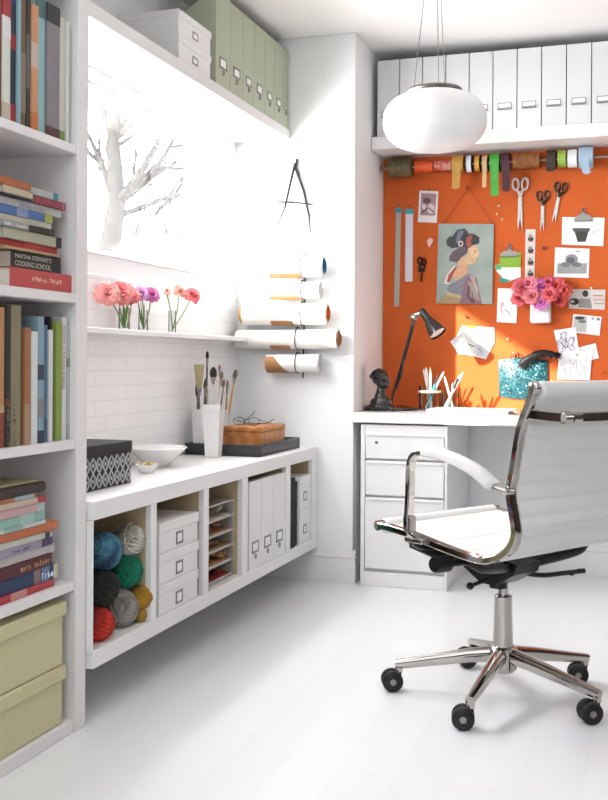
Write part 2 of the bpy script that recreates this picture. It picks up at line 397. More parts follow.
for (T,xr,L,c,lab,bands,zz) in [(.019,65,.145,'#a03346','dark raspberry book lying right on top of the grey book',[(.85,.97,'#b5506a')],z),
        (.018,58,.13,'#b3b5ae','grey speckled book with a blue spine end, topmost at right',[(.8,.95,'#3c87a0')],z+.0196),
        (.006,31,.13,'#26282b','thin black book under the cream book at left',[],z),(.018,32,.125,'#c9b592','cream book under the orange book, top left of the pile',[],z+.0066),
        (.019,30,.13,'#c4642f','orange book topmost at the left of the pile',[],z+.0252)]:
    book(lab, -1.44, Yx(xr)-L/2, zz, L, T, .19, c, False, bands, group=G2)
# row 3 upright
G3 = 'upright books on the third shelf'; zt = .7645
r3 = [(-8,-1,'#8a7350','tan upright book at the far left of the third shelf',.33,[]),
 (0,5.4,'#c98a4c','ochre orange upright book at the left of the third shelf',.33,[(0,.25,'#9c3f28'),(.25,.3,'#caa070')]),
 (5.6,10.8,'#2b2a29','black upright book left of the wide olive one',.335,[(.3,.34,'#7d3b28')]),
 (11,21.6,'#8f8561','wide olive tan upright book on the third shelf',.338,[]),
 (24,29.8,'#b46d3f','rust brown upright book on the third shelf',.285,[(.0,.35,'#b98a63')]),
 (30.2,36.8,'#dde3e0','white upright book right of the rust brown one',.277,[]),
 (37.3,43.4,'#86a9b8','pale blue upright book with a grey photo spine',.315,[(.0,.1,'#233a4f'),(.2,.35,'#8a8d88'),(.5,.62,'#33434e')]),
 (43.7,48.4,'#3f7c9e','mid blue upright book on the third shelf',.295,[(.0,.2,'#3a628c')]),
 (49.2,53.2,'#e5dfe2','thin white upright book between blue and black books',.283,[]),
 (55.8,62,'#8aa637','lime green upright book on the third shelf',.305,[]),
 (62.3,67.2,'#e4e2df','white upright book with red lettering on its spine',.318,[]),
 (67.6,73.4,'#b9c3c8','pale grey blue upright book at the right end of the third shelf',.303,[(0,.14,'#aab5b8'),(.62,.7,'#8c9a70')])]
for a, b, c, lab, L, bands in r3:
    ya, yb = Yx(a), Yx(b)
    if yb > YI-.001: yb = YI-.001
    txt = ([('HOME DESIGN IDEAS', .0165, .93, -.35, 1.05)], '#a8554c') if 'lettering' in lab else (([('~WOVEN CRAFT', .02, .3, -.3, 1)], '#6e6548') if 'olive' in lab else None)
    book(lab, -1.436-rnd.uniform(0,.01), (ya+yb)/2, zt, L, yb-ya-.0012, .2, c, True, bands, txt, group=G3)
for a, b, c, lab in ((22,24,'#2c2d33','dark slim book set back between olive and rust books'),(53.3,55.7,'#2b222c','dark purple slim book set back beside the lime one')):
    ya, yb = Yx(a), Yx(b); book(lab, -1.452, (ya+yb)/2, zt, .317, yb-ya-.001, .19, c, True, group=G3)
# row 4 flat stack
G4 = 'magazines and books stacked on the fourth shelf'
z = stack([(.018,55.5,.275,'#d0333c','thin red book at the bottom of the fourth shelf stack',[(.3,.55,'#d98a80')],None,.21),
 (.035,60,.285,'#1f3a66','thick navy book with a cream and white spine panel',[(.62,.72,'#8d6f66'),(.74,.86,'#5e7cb0'),(.93,1,'#c8c9a8')],([('~atlas',.022,.74,-.28,1.1)],'#e3e6ee'),.21),
 (.031,54,.27,'#5f1a22','dark red book with gold lettering above the navy one',[],([('~Home Crafts',.021,.48,-.25,1.05)],'#c2906a'),.21),
 (.022,58,.28,'#c9c3c2','pale grey book lying on the dark red book',[],None,.21),
 (.020,55,.27,'#a99bb4','lavender book with a dark purple corner',[(.8,.98,'#55436b')],([('~colour works',.012,.3,-.25,1)],'#5a4a70'),.2),
 (.013,52,.26,'#c8cbbd','thin pale green book above the lavender book',[(.88,.96,'#3b3a3c')],None,.2),
 (.022,60,.285,'#e0713a','bright orange book in the middle of the stack',[],None,.22),
 (.010,47,.25,'#cfd6d2','thin white magazine with mint lettering under the mint book',[(.3,.6,'#8fb7b0')],None,.2),
 (.023,47.5,.25,'#8dbfae','mint green book below the pink one',[(.55,.8,'#a4cfc4')],None,.2),
 (.021,47,.25,'#dba6a8','pink book with a pale grey spine end',[(.85,1,'#b9cbc9')],None,.2),
 (.015,47,.25,'#d5b8a2','beige magazine with a red spine end',[(.85,1,'#c8343c')],None,.2),
 (.009,38,.23,'#e2844e','thin orange magazine just below the album',[(.6,.95,'#a9cdd0')],None,.19)],.3955,G4)
al = thing('photo_album', 'black album with khaki cover lying topmost on the fourth shelf stack', 'album', (-1.55, Yx(45)-.15, z+.0005))
yr = Yx(46)
mb = MB(); mb.box(-1.70,-1.435, yr-.31, yr, z+.0005, z+.026, .006); part('cover', mb, mat('dark_brown_leather','#2c211d',.5,var=.2,bump=.1), al)
mb = MB(); mb.box(-1.69,-1.447, yr-.30, yr-.012, z+.0262, z+.031, .002); part('cover_inlay', mb, flat('#a3996f'), al, label='khaki cover inlay')
# cream boxes at the bottom
CREAM = mat('cream_linen_box', '#c9c29a', .8, var=.06, vscale=90, bump=.1, bscale=400)
for lab, z0, z1 in (('large cream lidded storage box, lower of two on the bottom shelf', .035, .185), ('large cream lidded storage box, upper of two on the bottom shelf', .186, .350)):
    o = thing('storage_box', lab, 'box', (-1.6, 2.18, z0), group='cream storage boxes on the bottom shelf')
    mb = MB(); mb.box(-1.76,-1.436, 1.96, 2.372, z0, z1-.004, .003); part('body', mb, CREAM, o)
    mb = MB(); mb.box(-1.764,-1.428, 1.955, 2.379, z1-.036, z1, .003); part('lid', mb, CREAM, o)
# ------------------------------------------------------------------ low wall unit
U0, U1 = 2.466, 4.435; ZB, ZT = .15, .595
un = thing('cube_shelf_unit', 'long white open shelf unit mounted low under the window', 'shelf unit', (-1.61, 3.45, ZB))
mb = MB(); mb.box(XW+.016, XU, U0, U1, ZT-.05, ZT, .002); part('top_panel', mb, WHITE, un)
mb = MB(); mb.box(XW+.016, XU, U0, U1, ZB, ZB+.047, .002); part('bottom_panel', mb, WHITE, un)
def Yf(px): return onX(px, 400, XU).y
divs = [(U0, Yf(94)), (Yf(152.5), Yf(158)), (Yf(205), Yf(210)), (Yf(243.5), Yf(249)), (Yf(287), Yf(291.5)), (Yf(313), U1)]
BEI = mat('beige_painted_shade','#c2ad8c',.55,var=.04,vscale=10)  # warm shade inside the compartments, put into the colour
for k, (a, b) in enumerate(divs):
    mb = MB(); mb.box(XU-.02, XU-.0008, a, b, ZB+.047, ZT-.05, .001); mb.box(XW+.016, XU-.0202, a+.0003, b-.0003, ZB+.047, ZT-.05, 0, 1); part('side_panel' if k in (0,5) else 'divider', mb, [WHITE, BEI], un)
mb = MB(); mb.box(XW+.017, XU-.0202, U0+.01, U1-.01, ZT-.0525, ZT-.0502); part('top_shade_sheet', mb, BEI, un)  # thin sheet added to carry the painted shade under the top
mb = MB(); mb.box(XW+.0145, XW+.0158, U0, U1, ZB, ZT); part('back_panel', mb, mat('tan_backing_board','#8f7048',.7,var=.05), un)
ZS = ZB+.0475; XI = XU-.004
def Yc(px): return onX(px, 400, XI).y
# yarn
def yarn(lab, c, r, col, col2=None, strand=.0042, wraps=46, seed=1, loose=0., squash=1.):
    rr = random.Random(seed); root = thing('yarn_ball', lab, 'yarn', (c[0], c[1], c[2]-r*squash), group='yarn balls in the first compartment')
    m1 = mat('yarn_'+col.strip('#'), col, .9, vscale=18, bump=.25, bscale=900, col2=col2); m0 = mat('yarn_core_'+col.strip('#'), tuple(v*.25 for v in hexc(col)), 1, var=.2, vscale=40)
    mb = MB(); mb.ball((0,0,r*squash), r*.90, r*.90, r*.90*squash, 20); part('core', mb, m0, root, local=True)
    mb = MB(); pts = []; ax = Vector((0,0,1))
    for w_ in range(wraps):
        band = w_//7
        if w_ % 7 == 0:
            ax = Vector((rr.uniform(-1,1), rr.uniform(-1,1), rr.uniform(-1,1))).normalized()
        u = ax.orthogonal().normalized(); v = ax.cross(u)
        off = ((w_ % 7)-3)/3*.68+rr.uniform(-.03,.03); rad = math.sqrt(max(.05, 1-off*off))
        rj = r*(1+rr.uniform(-.05,.045)+loose*rr.uniform(-.05,.25))
        for k in range(18):
            a = 2*math.pi*k/18
            p = (u*math.cos(a)*rad+v*math.sin(a)*rad+ax*(off+.03*math.sin(2*a+w_)))*rj
            pts.append(Vector((p.x, p.y, p.z*squash+r*squash)))
    mb.tube(pts, strand*1.25, 6); part('strand', mb, m1, root, local=True); return root
def yp(px, Y, z): p = onY(px, 600, Y); return (p.x, Y, z)
yarn('grey chunky yarn ball on the compartment floor beside the red one', yp(120.5,2.735,ZS+.0515), .05, '#9b948d', '#6f6a66', .0052, 40, 3)
yarn('red yarn ball at the bottom left of the open compartment', yp(98.5,2.575,ZS+.0445), .043, '#c8321f', '#7e1c14', .0052, 36, 4)
yarn('black green yarn ball stacked above the red one', yp(101,2.60,ZS+.139), .049, '#1d241c', '#0e110e', .0045, 46, 5)
yarn('emerald green yarn ball stacked above the grey one', yp(126.5,2.775,ZS+.152), .048, '#13805f', '#0b5a45', .0034, 54, 6)
yarn('navy and light blue variegated yarn ball on top at left', yp(103,2.61,ZS+.238), .049, '#17324a', '#4f88a0', .0055, 40, 7)
yarn('loose white lacy yarn ball above the emerald green one', yp(130,2.782,ZS+.245), .043, '#d5cfc6', '#8f8878', .0028, 40, 8, loose=.5)
yarn('mustard yellow yarn ball at the right of the compartment', yp(142.5,2.802,ZS+.072), .030, '#b98a2a', '#8f6718', .004, 40, 9)
yarn('small mustard yarn ball under the yellow one on the floor', yp(141,2.800,ZS+.022), .020, '#b58f3a', '#8f6718', .003, 34, 29)
yarn('dull yellow yarn ball at the back of the compartment', (-1.66,2.74,ZS+.07), .068, '#9f8a54', '#6f5c30', .004, 40, 19)
yarn('large dark yarn ball at the back of the compartment', (-1.65,2.60,ZS+.195), .060, '#3a4a4a', '#222a2a', .004, 40, 20)
# label holder plate on +X faces
def holder(mb, x, yc, zc, w, h, t=.0018, mi=0, mj=1):
    e = min(w,h)*.14+.0012
    mb.box(x, x+t, yc-w/2, yc+w/2, zc+h/2-e, zc+h/2, 0, mi); mb.box(x, x+t, yc-w/2, yc+w/2, zc-h/2, zc-h/2+e, 0, mi)
    mb.box(x, x+t, yc-w/2, yc-w/2+e, zc-h/2, zc+h/2, 0, mi); mb.box(x, x+t, yc+w/2-e, yc+w/2, zc-h/2, zc+h/2, 0, mi)
    mb.box(x, x+t*.4, yc-w/2+e, yc+w/2-e, zc-h/2+e, zc+h/2-e, 0, mj)
def lidbox(lab, x0, x1, y0, y1, z0, z1, lid=.03, group=None, hw=.035, hh=.035, name='lidded_box'):
    o = thing(name, lab, 'box', ((x0+x1)/2, (y0+y1)/2, z0), group=group)
    mb = MB(); mb.box(x0, x1-.003, y0+.003, y1-.003, z0, z1-.003, .002); part('body', mb, CARD, o)
    mb = MB(); mb.box(x0-.002, x1, y0, y1, z1-lid, z1, .002); part('lid', mb, CARD, o)
    mb = MB(); holder(mb, x1-.0028, (y0+y1)/2, (z0+z1-lid)/2, hw, hh); part('label_holder', mb, [METAL, PAPER], o)
    return o
ya, yb = Yc(161), Yc(200)
for k, nm in enumerate(('bottommost', 'middle', 'topmost')):
    lidbox(f'white linen box with metal label frame, {nm} of the three stacked', -1.74, XI, ya, yb, ZS+k*.0935, ZS+k*.0935+.093, .031, 'three white boxes in the second compartment', .05, .04)
# tray tower
tw = thing('tray_tower', 'clear plastic tower of small trays in the third compartment', 'organizer', (-1.6, 3.43, ZS))
ya, yb = Yc(212), Yc(241.5)
PL = mat('frosted_plastic', '#dcd6d0', .25, trans=.5, var=.03); CLR = clear_glass('clear_plastic', (.93,.92,.90), .12)
mb = MB()
for y in (ya, yb-.006): mb.box(-1.74,-1.43, y, y+.006, ZS, ZS+.275, .001)
mb.box(-1.74,-1.43, ya+.006, yb-.006, ZS+.27, ZS+.276); part('frame', mb, PL, tw)
cols = ['#9c2a20', '#b98a55', '#8a6a3e', '#a8784c', '#c9bba6']
for k in range(5):
    z0 = ZS+.004+k*.053; mb = MB()
    mb.box(-1.73,-1.430, ya+.0075, yb-.0075, z0, z0+.003); mb.box(-1.4325,-1.429, ya+.0075, yb-.0075, z0+.003, z0+.010, .001)
    mb.box(-1.73,-1.429, ya+.0075, ya+.0095, z0+.003, z0+.026); mb.box(-1.73,-1.429, yb-.0095, yb-.0075, z0+.003, z0+.026)
    part('tray', mb, PL, tw)
for k, nm in enumerate(('dark red folded felt in the bottom tray','tan cord bundle in the second tray','olive brown fabric roll in the middle tray','sand coloured twine bundle in the fourth tray','pale fabric scraps in the top tray')):
    z0 = ZS+.008+k*.053; mb = MB(); rr = random.Random(k)
    for j in range(7):
        y = ya+.022+rr.uniform(0, yb-ya-.044); x = -1.449-rr.uniform(0,.05); a = rr.uniform(-.5,.5); L_ = .075
        pts = [(x+.03*math.sin(a)*t_, y+(t_)*L_*.45*math.cos(a) , z0+.008+j*.0036+.003*math.sin(t_*4+j)) for t_ in (-1,-.5,0,.5,1)]
        pts = [(p[0], min(max(p[1], ya+.014), yb-.014), p[2]) for p in pts]
        mb.tube(pts, [.003,.0065,.008,.0065,.003], 6)
    mb.box(-1.52,-1.44, ya+.016, yb-.016, z0-.004, z0+.007, .002)
    solo('fabric_bundle', mb, mat('bundle_'+str(k), cols[k], .8, var=.3, vscale=50), nm, 'fabric', 'craft scraps in the tray tower')
# magazine files
def magfile(lab, xf, ya, yb, z0, H, D, body, group, ring=True, frac=.25, hw=.5, name='magazine_file', holdm=None, seam=False):
    o = thing(name, lab, 'file', (xf-D/2, (ya+yb)/2, z0), group=group)
    mb = MB(); mb.prism([(xf, ya, z0), (xf, ya, z0+H), (xf-.1*D, ya, z0+H), (xf-D, ya, z0+H*.62), (xf-D, ya, z0)], (0, yb-ya, 0)); part('body', mb, body, o)
    W = yb-ya; mb = MB(); holder(mb, xf+.0002, (ya+yb)/2, z0+H*frac, W*hw, W*hw*.62); part('label_holder', mb, [holdm or METAL, PAPER], o)
    if ring:
        mb = MB(); c = Vector((xf+.0022, (ya+yb)/2, z0+H*frac-W*hw*.31-.014))
        mb.tube([c+Vector((0, math.cos(a)*.009, math.sin(a)*.009)) for a in [k*math.pi/6 for k in range(12)]], .0016, 6, closed=True); part('pull_ring', mb, METAL, o)
    return o
yy = [Yc(250), Yc(262.3), Yc(274.5), Yc(285.8)]
for k, nm in enumerate(('leftmost', 'middle', 'rightmost')):
    magfile(f'white magazine file with label frame, {nm} of three in the fourth compartment', XI, yy[k]+.001, yy[k+1]-.001, ZS, .325, .26, CARD, 'white magazine files in the low unit', True, .24, .55)
mb = MB(); mb.box(-1.72,XI-.001, Yc(292), Yc(296.3), ZS, ZS+.29, .001); solo('document_folder', mb, mat('black_card','#0a0a0a',.7,var=.1), 'wider black folder at the left of the last compartment', 'folder', 'black folders in the last compartment')
mb = MB(); mb.box(-1.72,XI-.008, Yc(297), Yc(299.8), ZS, ZS+.27, .001); solo('document_folder', mb, mat('black_card','#181818',.6), 'narrow black folder beside the small white boxes', 'folder', 'black folders in the last compartment')
for k, nm in enumerate(('lower', 'upper')):
    lidbox(f'small white box with metal frame, {nm} of two in the last compartment', -1.72, XI, Yc(301), Yc(311.8), ZS+k*.142, ZS+k*.142+.141, .03, 'small white boxes in the last compartment', .045, .04)
# ------------------------------------------------------------------ things on the low unit
ZT2 = ZT+.0008
# patterned box
o = thing('patterned_box', 'black and white patterned box with a plain black lid on the low unit', 'box', (-1.65, 2.73, ZT2))
DK = mat('black_linen', '#1f2024', .7, var=.15, vscale=120); xf = -1.515; y0, y1 = 2.575, 2.90; zt_ = ZT2+.130
mb = MB(); mb.box(-1.76, xf-.003, y0+.003, y1-.003, ZT2, zt_-.005, .001); part('body', mb, DK, o)
mb = MB(); mb.box(-1.763, xf, y0, y1, zt_-.032, zt_, .002); part('lid', mb, DK, o)
mb = MB(); LW = .0017
def wline(pts, w=LW): mb.tube(pts, w, 4)
ph = zt_-.032-ZT2
for i in range(9):
    yc = y0+.02+i*(y1-y0-.04)/8
    for sgn in (-1,1):
        wline([(xf-.003, yc+sgn*.0175*math.sin(math.pi*t_*2), ZT2+.004+(ph-.008)*t_) for t_ in [k/16 for k in range(17)] if y0+.004 < yc+sgn*.0175*math.sin(math.pi*t_*2) < y1-.004])
        wline([(xf-.003, yc+sgn*.010*math.sin(math.pi*t_*2), ZT2+.004+(ph-.008)*t_) for t_ in [k/16 for k in range(17)] if y0+.004 < yc+sgn*.010*math.sin(math.pi*t_*2) < y1-.004], .0012)
    for t_ in (.25,.5,.75):
        mb.ball((xf-.003, yc, ZT2+.004+(ph-.008)*t_), .0012, .0045, .006, 8)
part('printed_pattern', mb, flat('#b9bbb9'), o, label='white ogee lattice pattern')
# bowl and dish
PORC = mat('white_porcelain', '#f0efee', .18, coat=.3, var=.01)
mb = MB(); mb.lathe([(0,.002),(.034,.002),(.036,0),(.04,.002),(.105,.066),(.108,.066),(.106,.070),(.100,.069),(.04,.009),(0,.007)], 40, c=(-1.665, 3.375, ZT2)); solo('serving_bowl', mb, PORC, 'wide flaring white porcelain bowl on the low unit', 'bowl')
mb = MB(); dc = Vector((-1.60, 3.165, ZT2)); mb.lathe([(0,.001),(.018,.001),(.02,0),(.039,.026),(.040,.029),(.038,.029),(.02,.006),(0,.004)], 28, c=dc); solo('small_dish', mb, PORC, 'tiny white dish in front of the big bowl', 'dish')
mb = MB(); rr = random.Random(5)
for k in range(26):
    a = rr.uniform(0,6.28); q = rr.uniform(0,.029); mb.ball(dc+Vector((q*math.cos(a), q*math.sin(a), .020+rr.uniform(0,.014))), .006, .005, .004, 8, mi=k % 3)
solo('yellow_beads', mb, [flat('#d9b23a'), flat('#e8dc9a'), flat('#b98c2c')], 'yellow beads heaped in the tiny white dish', 'beads', kind='stuff')
# tray
o_t = MB(); tx0, tx1, ty0, ty1 = -1.775, -1.45, 3.845, 4.335; zt0 = ZT2
o_t.box(tx0,tx1,ty0,ty1,zt0,zt0+.008,.002); o_t.box(tx0,tx1,ty0,ty0+.011,zt0+.008,zt0+.046,.003); o_t.box(tx0,tx1,ty1-.011,ty1,zt0+.008,zt0+.046,.003)
o_t.box(tx0,tx0+.011,ty0+.011,ty1-.011,zt0+.008,zt0+.046,.003); o_t.box(tx1-.011,tx1,ty0+.011,ty1-.011,zt0+.008,zt0+.046,.003)
solo('serving_tray', o_t, mat('charcoal_tray','#323237',.45,var=.1,vscale=30), 'charcoal rectangular tray holding the wooden box and cups', 'tray')
# tapered square cups
def cup(lab, c, H, w0, w1, rz):
    mb = MB()
    def ring(w, z): return [Vector((sx*w, sy*w, z)) for sx, sy in ((-1,-1),(1,-1),(1,1),(-1,1))]
    L = [ring(w0,0), ring(w1,H), ring(w1-.004,H), ring(w0-.004,.006)]
    vs = [p for r_ in L for p in r_]; fs = [(0,1,2,3)]
    for a in range(3):
        for k in range(4): fs.append((a*4+k, a*4+(k+1) % 4, (a+1)*4+(k+1) % 4, (a+1)*4+k))
    fs.append((12,13,14,15)); mb.add(vs, fs)
    return solo('brush_cup', mb, mat('white_ceramic','#e6e5e4',.3,var=.02), lab, 'cup', 'tapered white cups of brushes', at=c, rot=(0,0,rz))
c1 = Vector((-1.724, 3.905, zt0+.0085)); c2 = Vector((-1.628, 3.795, ZT2)); c3 = Vector((-1.703, 4.06, zt0+.0085))
cup('tapered white cup, farthest left, holding a fan brush', c1, .172, .028, .034, .1)
cup('tapered white cup standing in front of the tray', c2, .205, .026, .036, .1)
cup('tapered white cup behind the other two beside the wooden box', c3, .165, .024, .030, .3)
def brush(lab, c, lean, L, hcol, bcol, br, bl, kind='round'):
    """a paint brush standing in a cup: handle, ferrule, bristles"""
    c = Vector(c); d = Vector((lean[0], lean[1], 1)).normalized(); o = thing('paint_brush', lab, 'brush', c, group='paint brushes in the white cups')
    a = c+Vector((0,0,.008)); p = a+d*(L-bl-.03); q = p+d*.03; e = q+d*bl
    mb = MB(); mb.tube([a, a+d*(L*.45), p], [.002,.0045,.0035], 8); part('handle', mb, hcol if not isinstance(hcol, str) else flat(hcol), o)
    mb = MB(); mb.tube([p, q], [.004, br*.9], 10); part('ferrule', mb, METAL, o)
    mb = MB()
    if kind == 'fan': mb.tube([q, q+d*bl*.6, e], [br*.8, br*1.5, br*1.8], 10, sec=[(math.cos(t_)*1, math.sin(t_)*.35) for t_ in [k*math.pi/5 for k in range(10)]])
    else: mb.tube([q, q+d*bl*.35, q+d*bl*.75, e], [br*.95, br*1.15, br*.9, br*.25], 10)
    part('bristles', mb, mat('bristle_'+bcol.strip('#'), bcol, .9, var=.3, vscale=200), o); return o
brush('tall dark brush with a small black tip rising above the others', c1+Vector((.008,.01,0)), (.02,.0), .40, '#33302e', '#1c1c1e', .006, .03)
brush('wide pale cream bristle brush in the left cup', c1+Vector((-.012,-.008,0)), (-.0,-.0), .345, '#5a6b3c', '#cbbd94', .013, .10, 'fan')
brush('green handled brush in the left cup', c1+Vector((.004,-.016,0)), (.06,.0), .29, '#3f5a36', '#4e4a38', .008, .04)
brush('dark olive brush leaning left in the left cup', c1+Vector((-.016,.008,0)), (-.05,.0), .27, '#2e3328', '#38352c', .007, .05)
brush('fat brush with dark black bristles in the middle cup', c2+Vector((-.008,0,0)), (.01,.02), .345, '#d9d5d0', '#2b2422', .013, .04)
brush('slim white handled brush in the middle cup', c2+Vector((.008,.01,0)), (.07,.0), .33, '#e2e0de', '#8b6a52', .006, .03)
brush('slim brown brush leaning right in the middle cup', c2+Vector((.012,-.01,0)), (.12,.0), .30, '#6e5648', '#6e4d3a', .005, .03)
brush('thin grey brush leaning left in the middle cup', c2+Vector((-.014,.008,0)), (-.08,.0), .27, '#b5b1aa', '#8f8577', .005, .03)
brush('pink ended brush in the rear cup', c3+Vector((-.006,.0,0)), (-.02,.0), .345, '#c9b4a4', '#c98f8f', .006, .02)
brush('amber handled brush with grey bristles leaning right', c3+Vector((.008,-.004,0)), (.17,.0), .33, '#c98a3a', '#6c6158', .009, .035)
brush('short wooden brush in the rear cup', c3+Vector((.006,.01,0)), (.05,.0), .28, '#b98f60', '#a08a6a', .006, .03)
# wooden box with eyeglasses
bx0, bx1, by0, by1, bz0, bz1 = -1.645, -1.478, 3.93, 4.215, zt0+.0085, zt0+.112
o = thing('wooden_box', 'honey coloured wooden box standing in the charcoal tray', 'box', (-1.56, 4.07, bz0))
mb = MB(); mb.box(bx0,bx1,by0,by1,bz0,bz1-.0215,.003); part('body', mb, WOOD, o)
mb = MB(); mb.box(bx0-.002,bx1+.002,by0-.002,by1+.002,bz1-.021,bz1,.004); part('lid', mb, WOOD, o)
o = thing('eyeglasses', 'thin dark wire eyeglasses resting on the wooden box', 'eyeglasses', (-1.565, 4.0, bz1+.001))
mb = MB(); gz = bz1+.019
for s_ in (-1,1):
    c = Vector((-1.562+s_*.033, 3.98, gz)); mb.tube([c+Vector((math.cos(a)*.024, 0, math.sin(a)*.0165)) for a in [k*math.pi/8 for k in range(16)]], .0013, 6, closed=True)
mb.tube([(-1.571,3.98,gz+.006),(-1.562,3.98,gz+.010),(-1.553,3.98,gz+.006)], .0013, 6); part('rim', mb, BLACKM, o)
for s_ in (-1,1):
    mb = MB(); x = -1.562+s_*.058; mb.tube([(x,3.98,gz+.006),(x,4.05,gz-.004),(x,4.11,bz1+.006),(x,4.125,bz1+.002)], .0015, 6); part('temple', mb, BLACKM, o)
    mb = MB(); c = Vector((-1.562+s_*.033, 3.98, gz)); mb.poly([c+Vector((math.cos(a)*.023, 0, math.sin(a)*.0155)) for a in [k*math.pi/8 for k in range(16)]]); part('lens', mb, GLASS, o)
mb = MB(); mb.tube([(-1.60,4.04,bz1+.0035),(-1.612,4.10,bz1+.018),(-1.61,4.16,bz1+.035),(-1.606,4.19,bz1+.05)], .002, 6); mb.tube([(-1.60,4.04,bz1+.0035),(-1.57,4.07,bz1+.003),(-1.53,4.14,bz1+.004),(-1.515,4.18,bz1+.02)], .002, 6)
solo('wire_hook', mb, mat('dark_copper','#5a4038',.35,1.), 'bent dark wire hook standing behind the eyeglasses', 'hook')
# ------------------------------------------------------------------ flowers
def petals(mb, c, r, nl=(5,7,9,10), rr=None, M=None, ruff=.18, mi=0, squash=.8):
    rr = rr or rnd; c = Vector(c)
    for li, n in enumerate(nl):
        t_ = li/(len(nl)-1); op = .35+1.15*t_; L = r*(.62+.42*t_)
        for k in range(n):
            a = 2*math.pi*(k+rr.uniform(-.25,.25))/n + li*.6; w = r*(.42+.2*t_); tilt = op+rr.uniform(-.15,.15)
            ca, sa = math.cos(a), math.sin(a); ph_ = rr.uniform(0,6.28)
            def fn(u, v):
                s_ = v; th = tilt*(.35+.75*s_); rad = L*s_*math.sin(th); hh = L*s_*math.cos(th)*squash
                wd = w*math.sin(math.pi*min(1,s_*.86+.07))**.6*(u-.5)*2
                rip = ruff*r*s_*s_*(.5*math.sin(u*9+ph_)+.4*math.sin(u*17+ph_*2))*.6
                cup_ = -.35*w*(2*u-1)**2*s_
                rx = rad+cup_*.6+rip*.4; p = Vector((ca*rx-sa*wd, sa*rx+ca*wd, hh+rip+abs(cup_)*.3))
                return c+(M@p if M else p)
            mb.grid(fn, 4, 4, mi)
def petal_mat(h): return mat('petal_'+h.strip('#'), h, .6, col2=None, var=.22, vscale=35)
STEM = mat('stem_green', '#6d8a3c', .6, var=.2, vscale=30)
def flower(lab, c, r, col, foot, group, tilt=(0,0), nl=(5,7,9,10), name='peony', ruff=.18, seed=1):
    o = thing(name, lab, 'flower', foot, group=group); rr = random.Random(seed)
    c = Vector(c); M = Matrix.Rotation(tilt[0],3,'X') @ Matrix.Rotation(tilt[1],3,'Y')
    mb = MB(); petals(mb, c, r, nl, rr, M, ruff); part('petals', mb, petal_mat(col), o)
    mb = MB(); f = Vector(foot); m_ = (f+c)/2+Vector((.004,.003,0)); mb.tube([f, m_, c], .0022, 6); part('stem', mb, STEM, o); return o
def glass_vase(lab, c, r, H, group, square=False):
    mb = MB(); mb.lathe([(0,0),(r,0),(r,H),(r-.002,H),(r-.002,.004),(0,.004)], 20, c=c)
    return solo('bud_vase', mb, GLASS, lab, 'vase', group)
LZ = 1.0785; XV = -1.735
def vpos(px): p = onX(px, 330, XV); return Vector((XV, p.y, LZ))
va, vb, vc = vpos(124), vpos(143), vpos(172)
GV = 'glass bud vases on the ledge'; GF = 'flowers on the ledge below the window'
glass_vase('clear glass vase on the ledge holding the coral peonies', va, .020, .075, GV)
glass_vase('clear glass vase on the ledge holding the magenta blooms', vb, .018, .075, GV)
glass_vase('clear glass vase on the ledge with the coral lilies at right', vc, .015, .085, GV)
def FP(px, py): return onX(px, py, XV)
for i, (px, py, r, c, lab) in enumerate([(107,295,.046,'#f6a29e','pale coral peony leaning far left from its vase'),(121,294,.046,'#f3908e','full coral peony in the middle of the left bunch'),(131,297,.034,'#f08a8c','coral peony on the right of the left bunch')]):
    flower(lab, FP(px,py), r, c, va+Vector((.004*i,.004*(i-1),.006)), GF, (R(62), R(35)), seed=i+3)
for i, (px, py, r, c, lab) in enumerate([(141,294,.030,'#dca6d2','lilac pink bloom above the second vase'),(151,296,.032,'#d976b2','magenta bloom leaning right from the second vase')]):
    flower(lab, FP(px,py), r, c, vb+Vector((0,.004*i,.006)), GF, (R(55), R(40)), seed=i+8, name='dahlia', nl=(6,8,10))
for i, (px, py, r, c, lab) in enumerate([(192,296,.038,'#ea7478','deep coral lily leaning right over the ledge'),(179,292,.028,'#eba390','peach lily bud cluster in the third vase'),(166,292,.018,'#f0b8ae','pale pink small lily at the left of the third vase')]):
    flower(lab, FP(px,py), r, c, vc+Vector((0,.004*(i-1),.006)), GF, (R(50), R(45)), seed=i+12, name='lily', nl=(3,5), ruff=.1)
mb = MB(); rr = random.Random(3)
for v_ in (va, vb):
    for k in range(7):
        a = rr.uniform(0,6.28); mb.tube([v_+Vector((0,0,.006)), v_+Vector((.008*math.cos(a),.008*math.sin(a),.04)), v_+Vector((.018*math.cos(a),.022*math.sin(a),.09+rr.uniform(0,.02)))], [.001,.0035,.0008], 5)
solo('flower_leaves', mb, STEM, 'green leaves and stems inside the two left vases', 'leaves', kind='stuff')
# ------------------------------------------------------------------ shelf over window: boxes + green files
zs = 2.0105
for k, nm in enumerate(('lower', 'upper')):
    lidbox(f'white box with small metal frame on the window shelf, {nm} of two', -1.785, -1.546, 3.285, 3.565, zs+k*.088, zs+k*.088+.0875, .026, 'white boxes on the window shelf', .045, .028)
GREEN = mat('sage_green_card', '#b3bba3', .7, var=.05, vscale=60)
ys = [onX(p, 60, -1.55).y for p in (213.5, 228, 241, 252, 263, 272.3, 281.3)]+[4.432]
ordn = ('first and nearest','second','third','fourth','fifth','sixth','seventh and last')
for k in range(7):
    magfile(f'sage green magazine file, {ordn[k]} from the white boxes', -1.548, ys[k]+.0012, ys[k+1]-.0012, zs, .35, .225, GREEN, 'green magazine files on the window shelf', True, .26, .5)
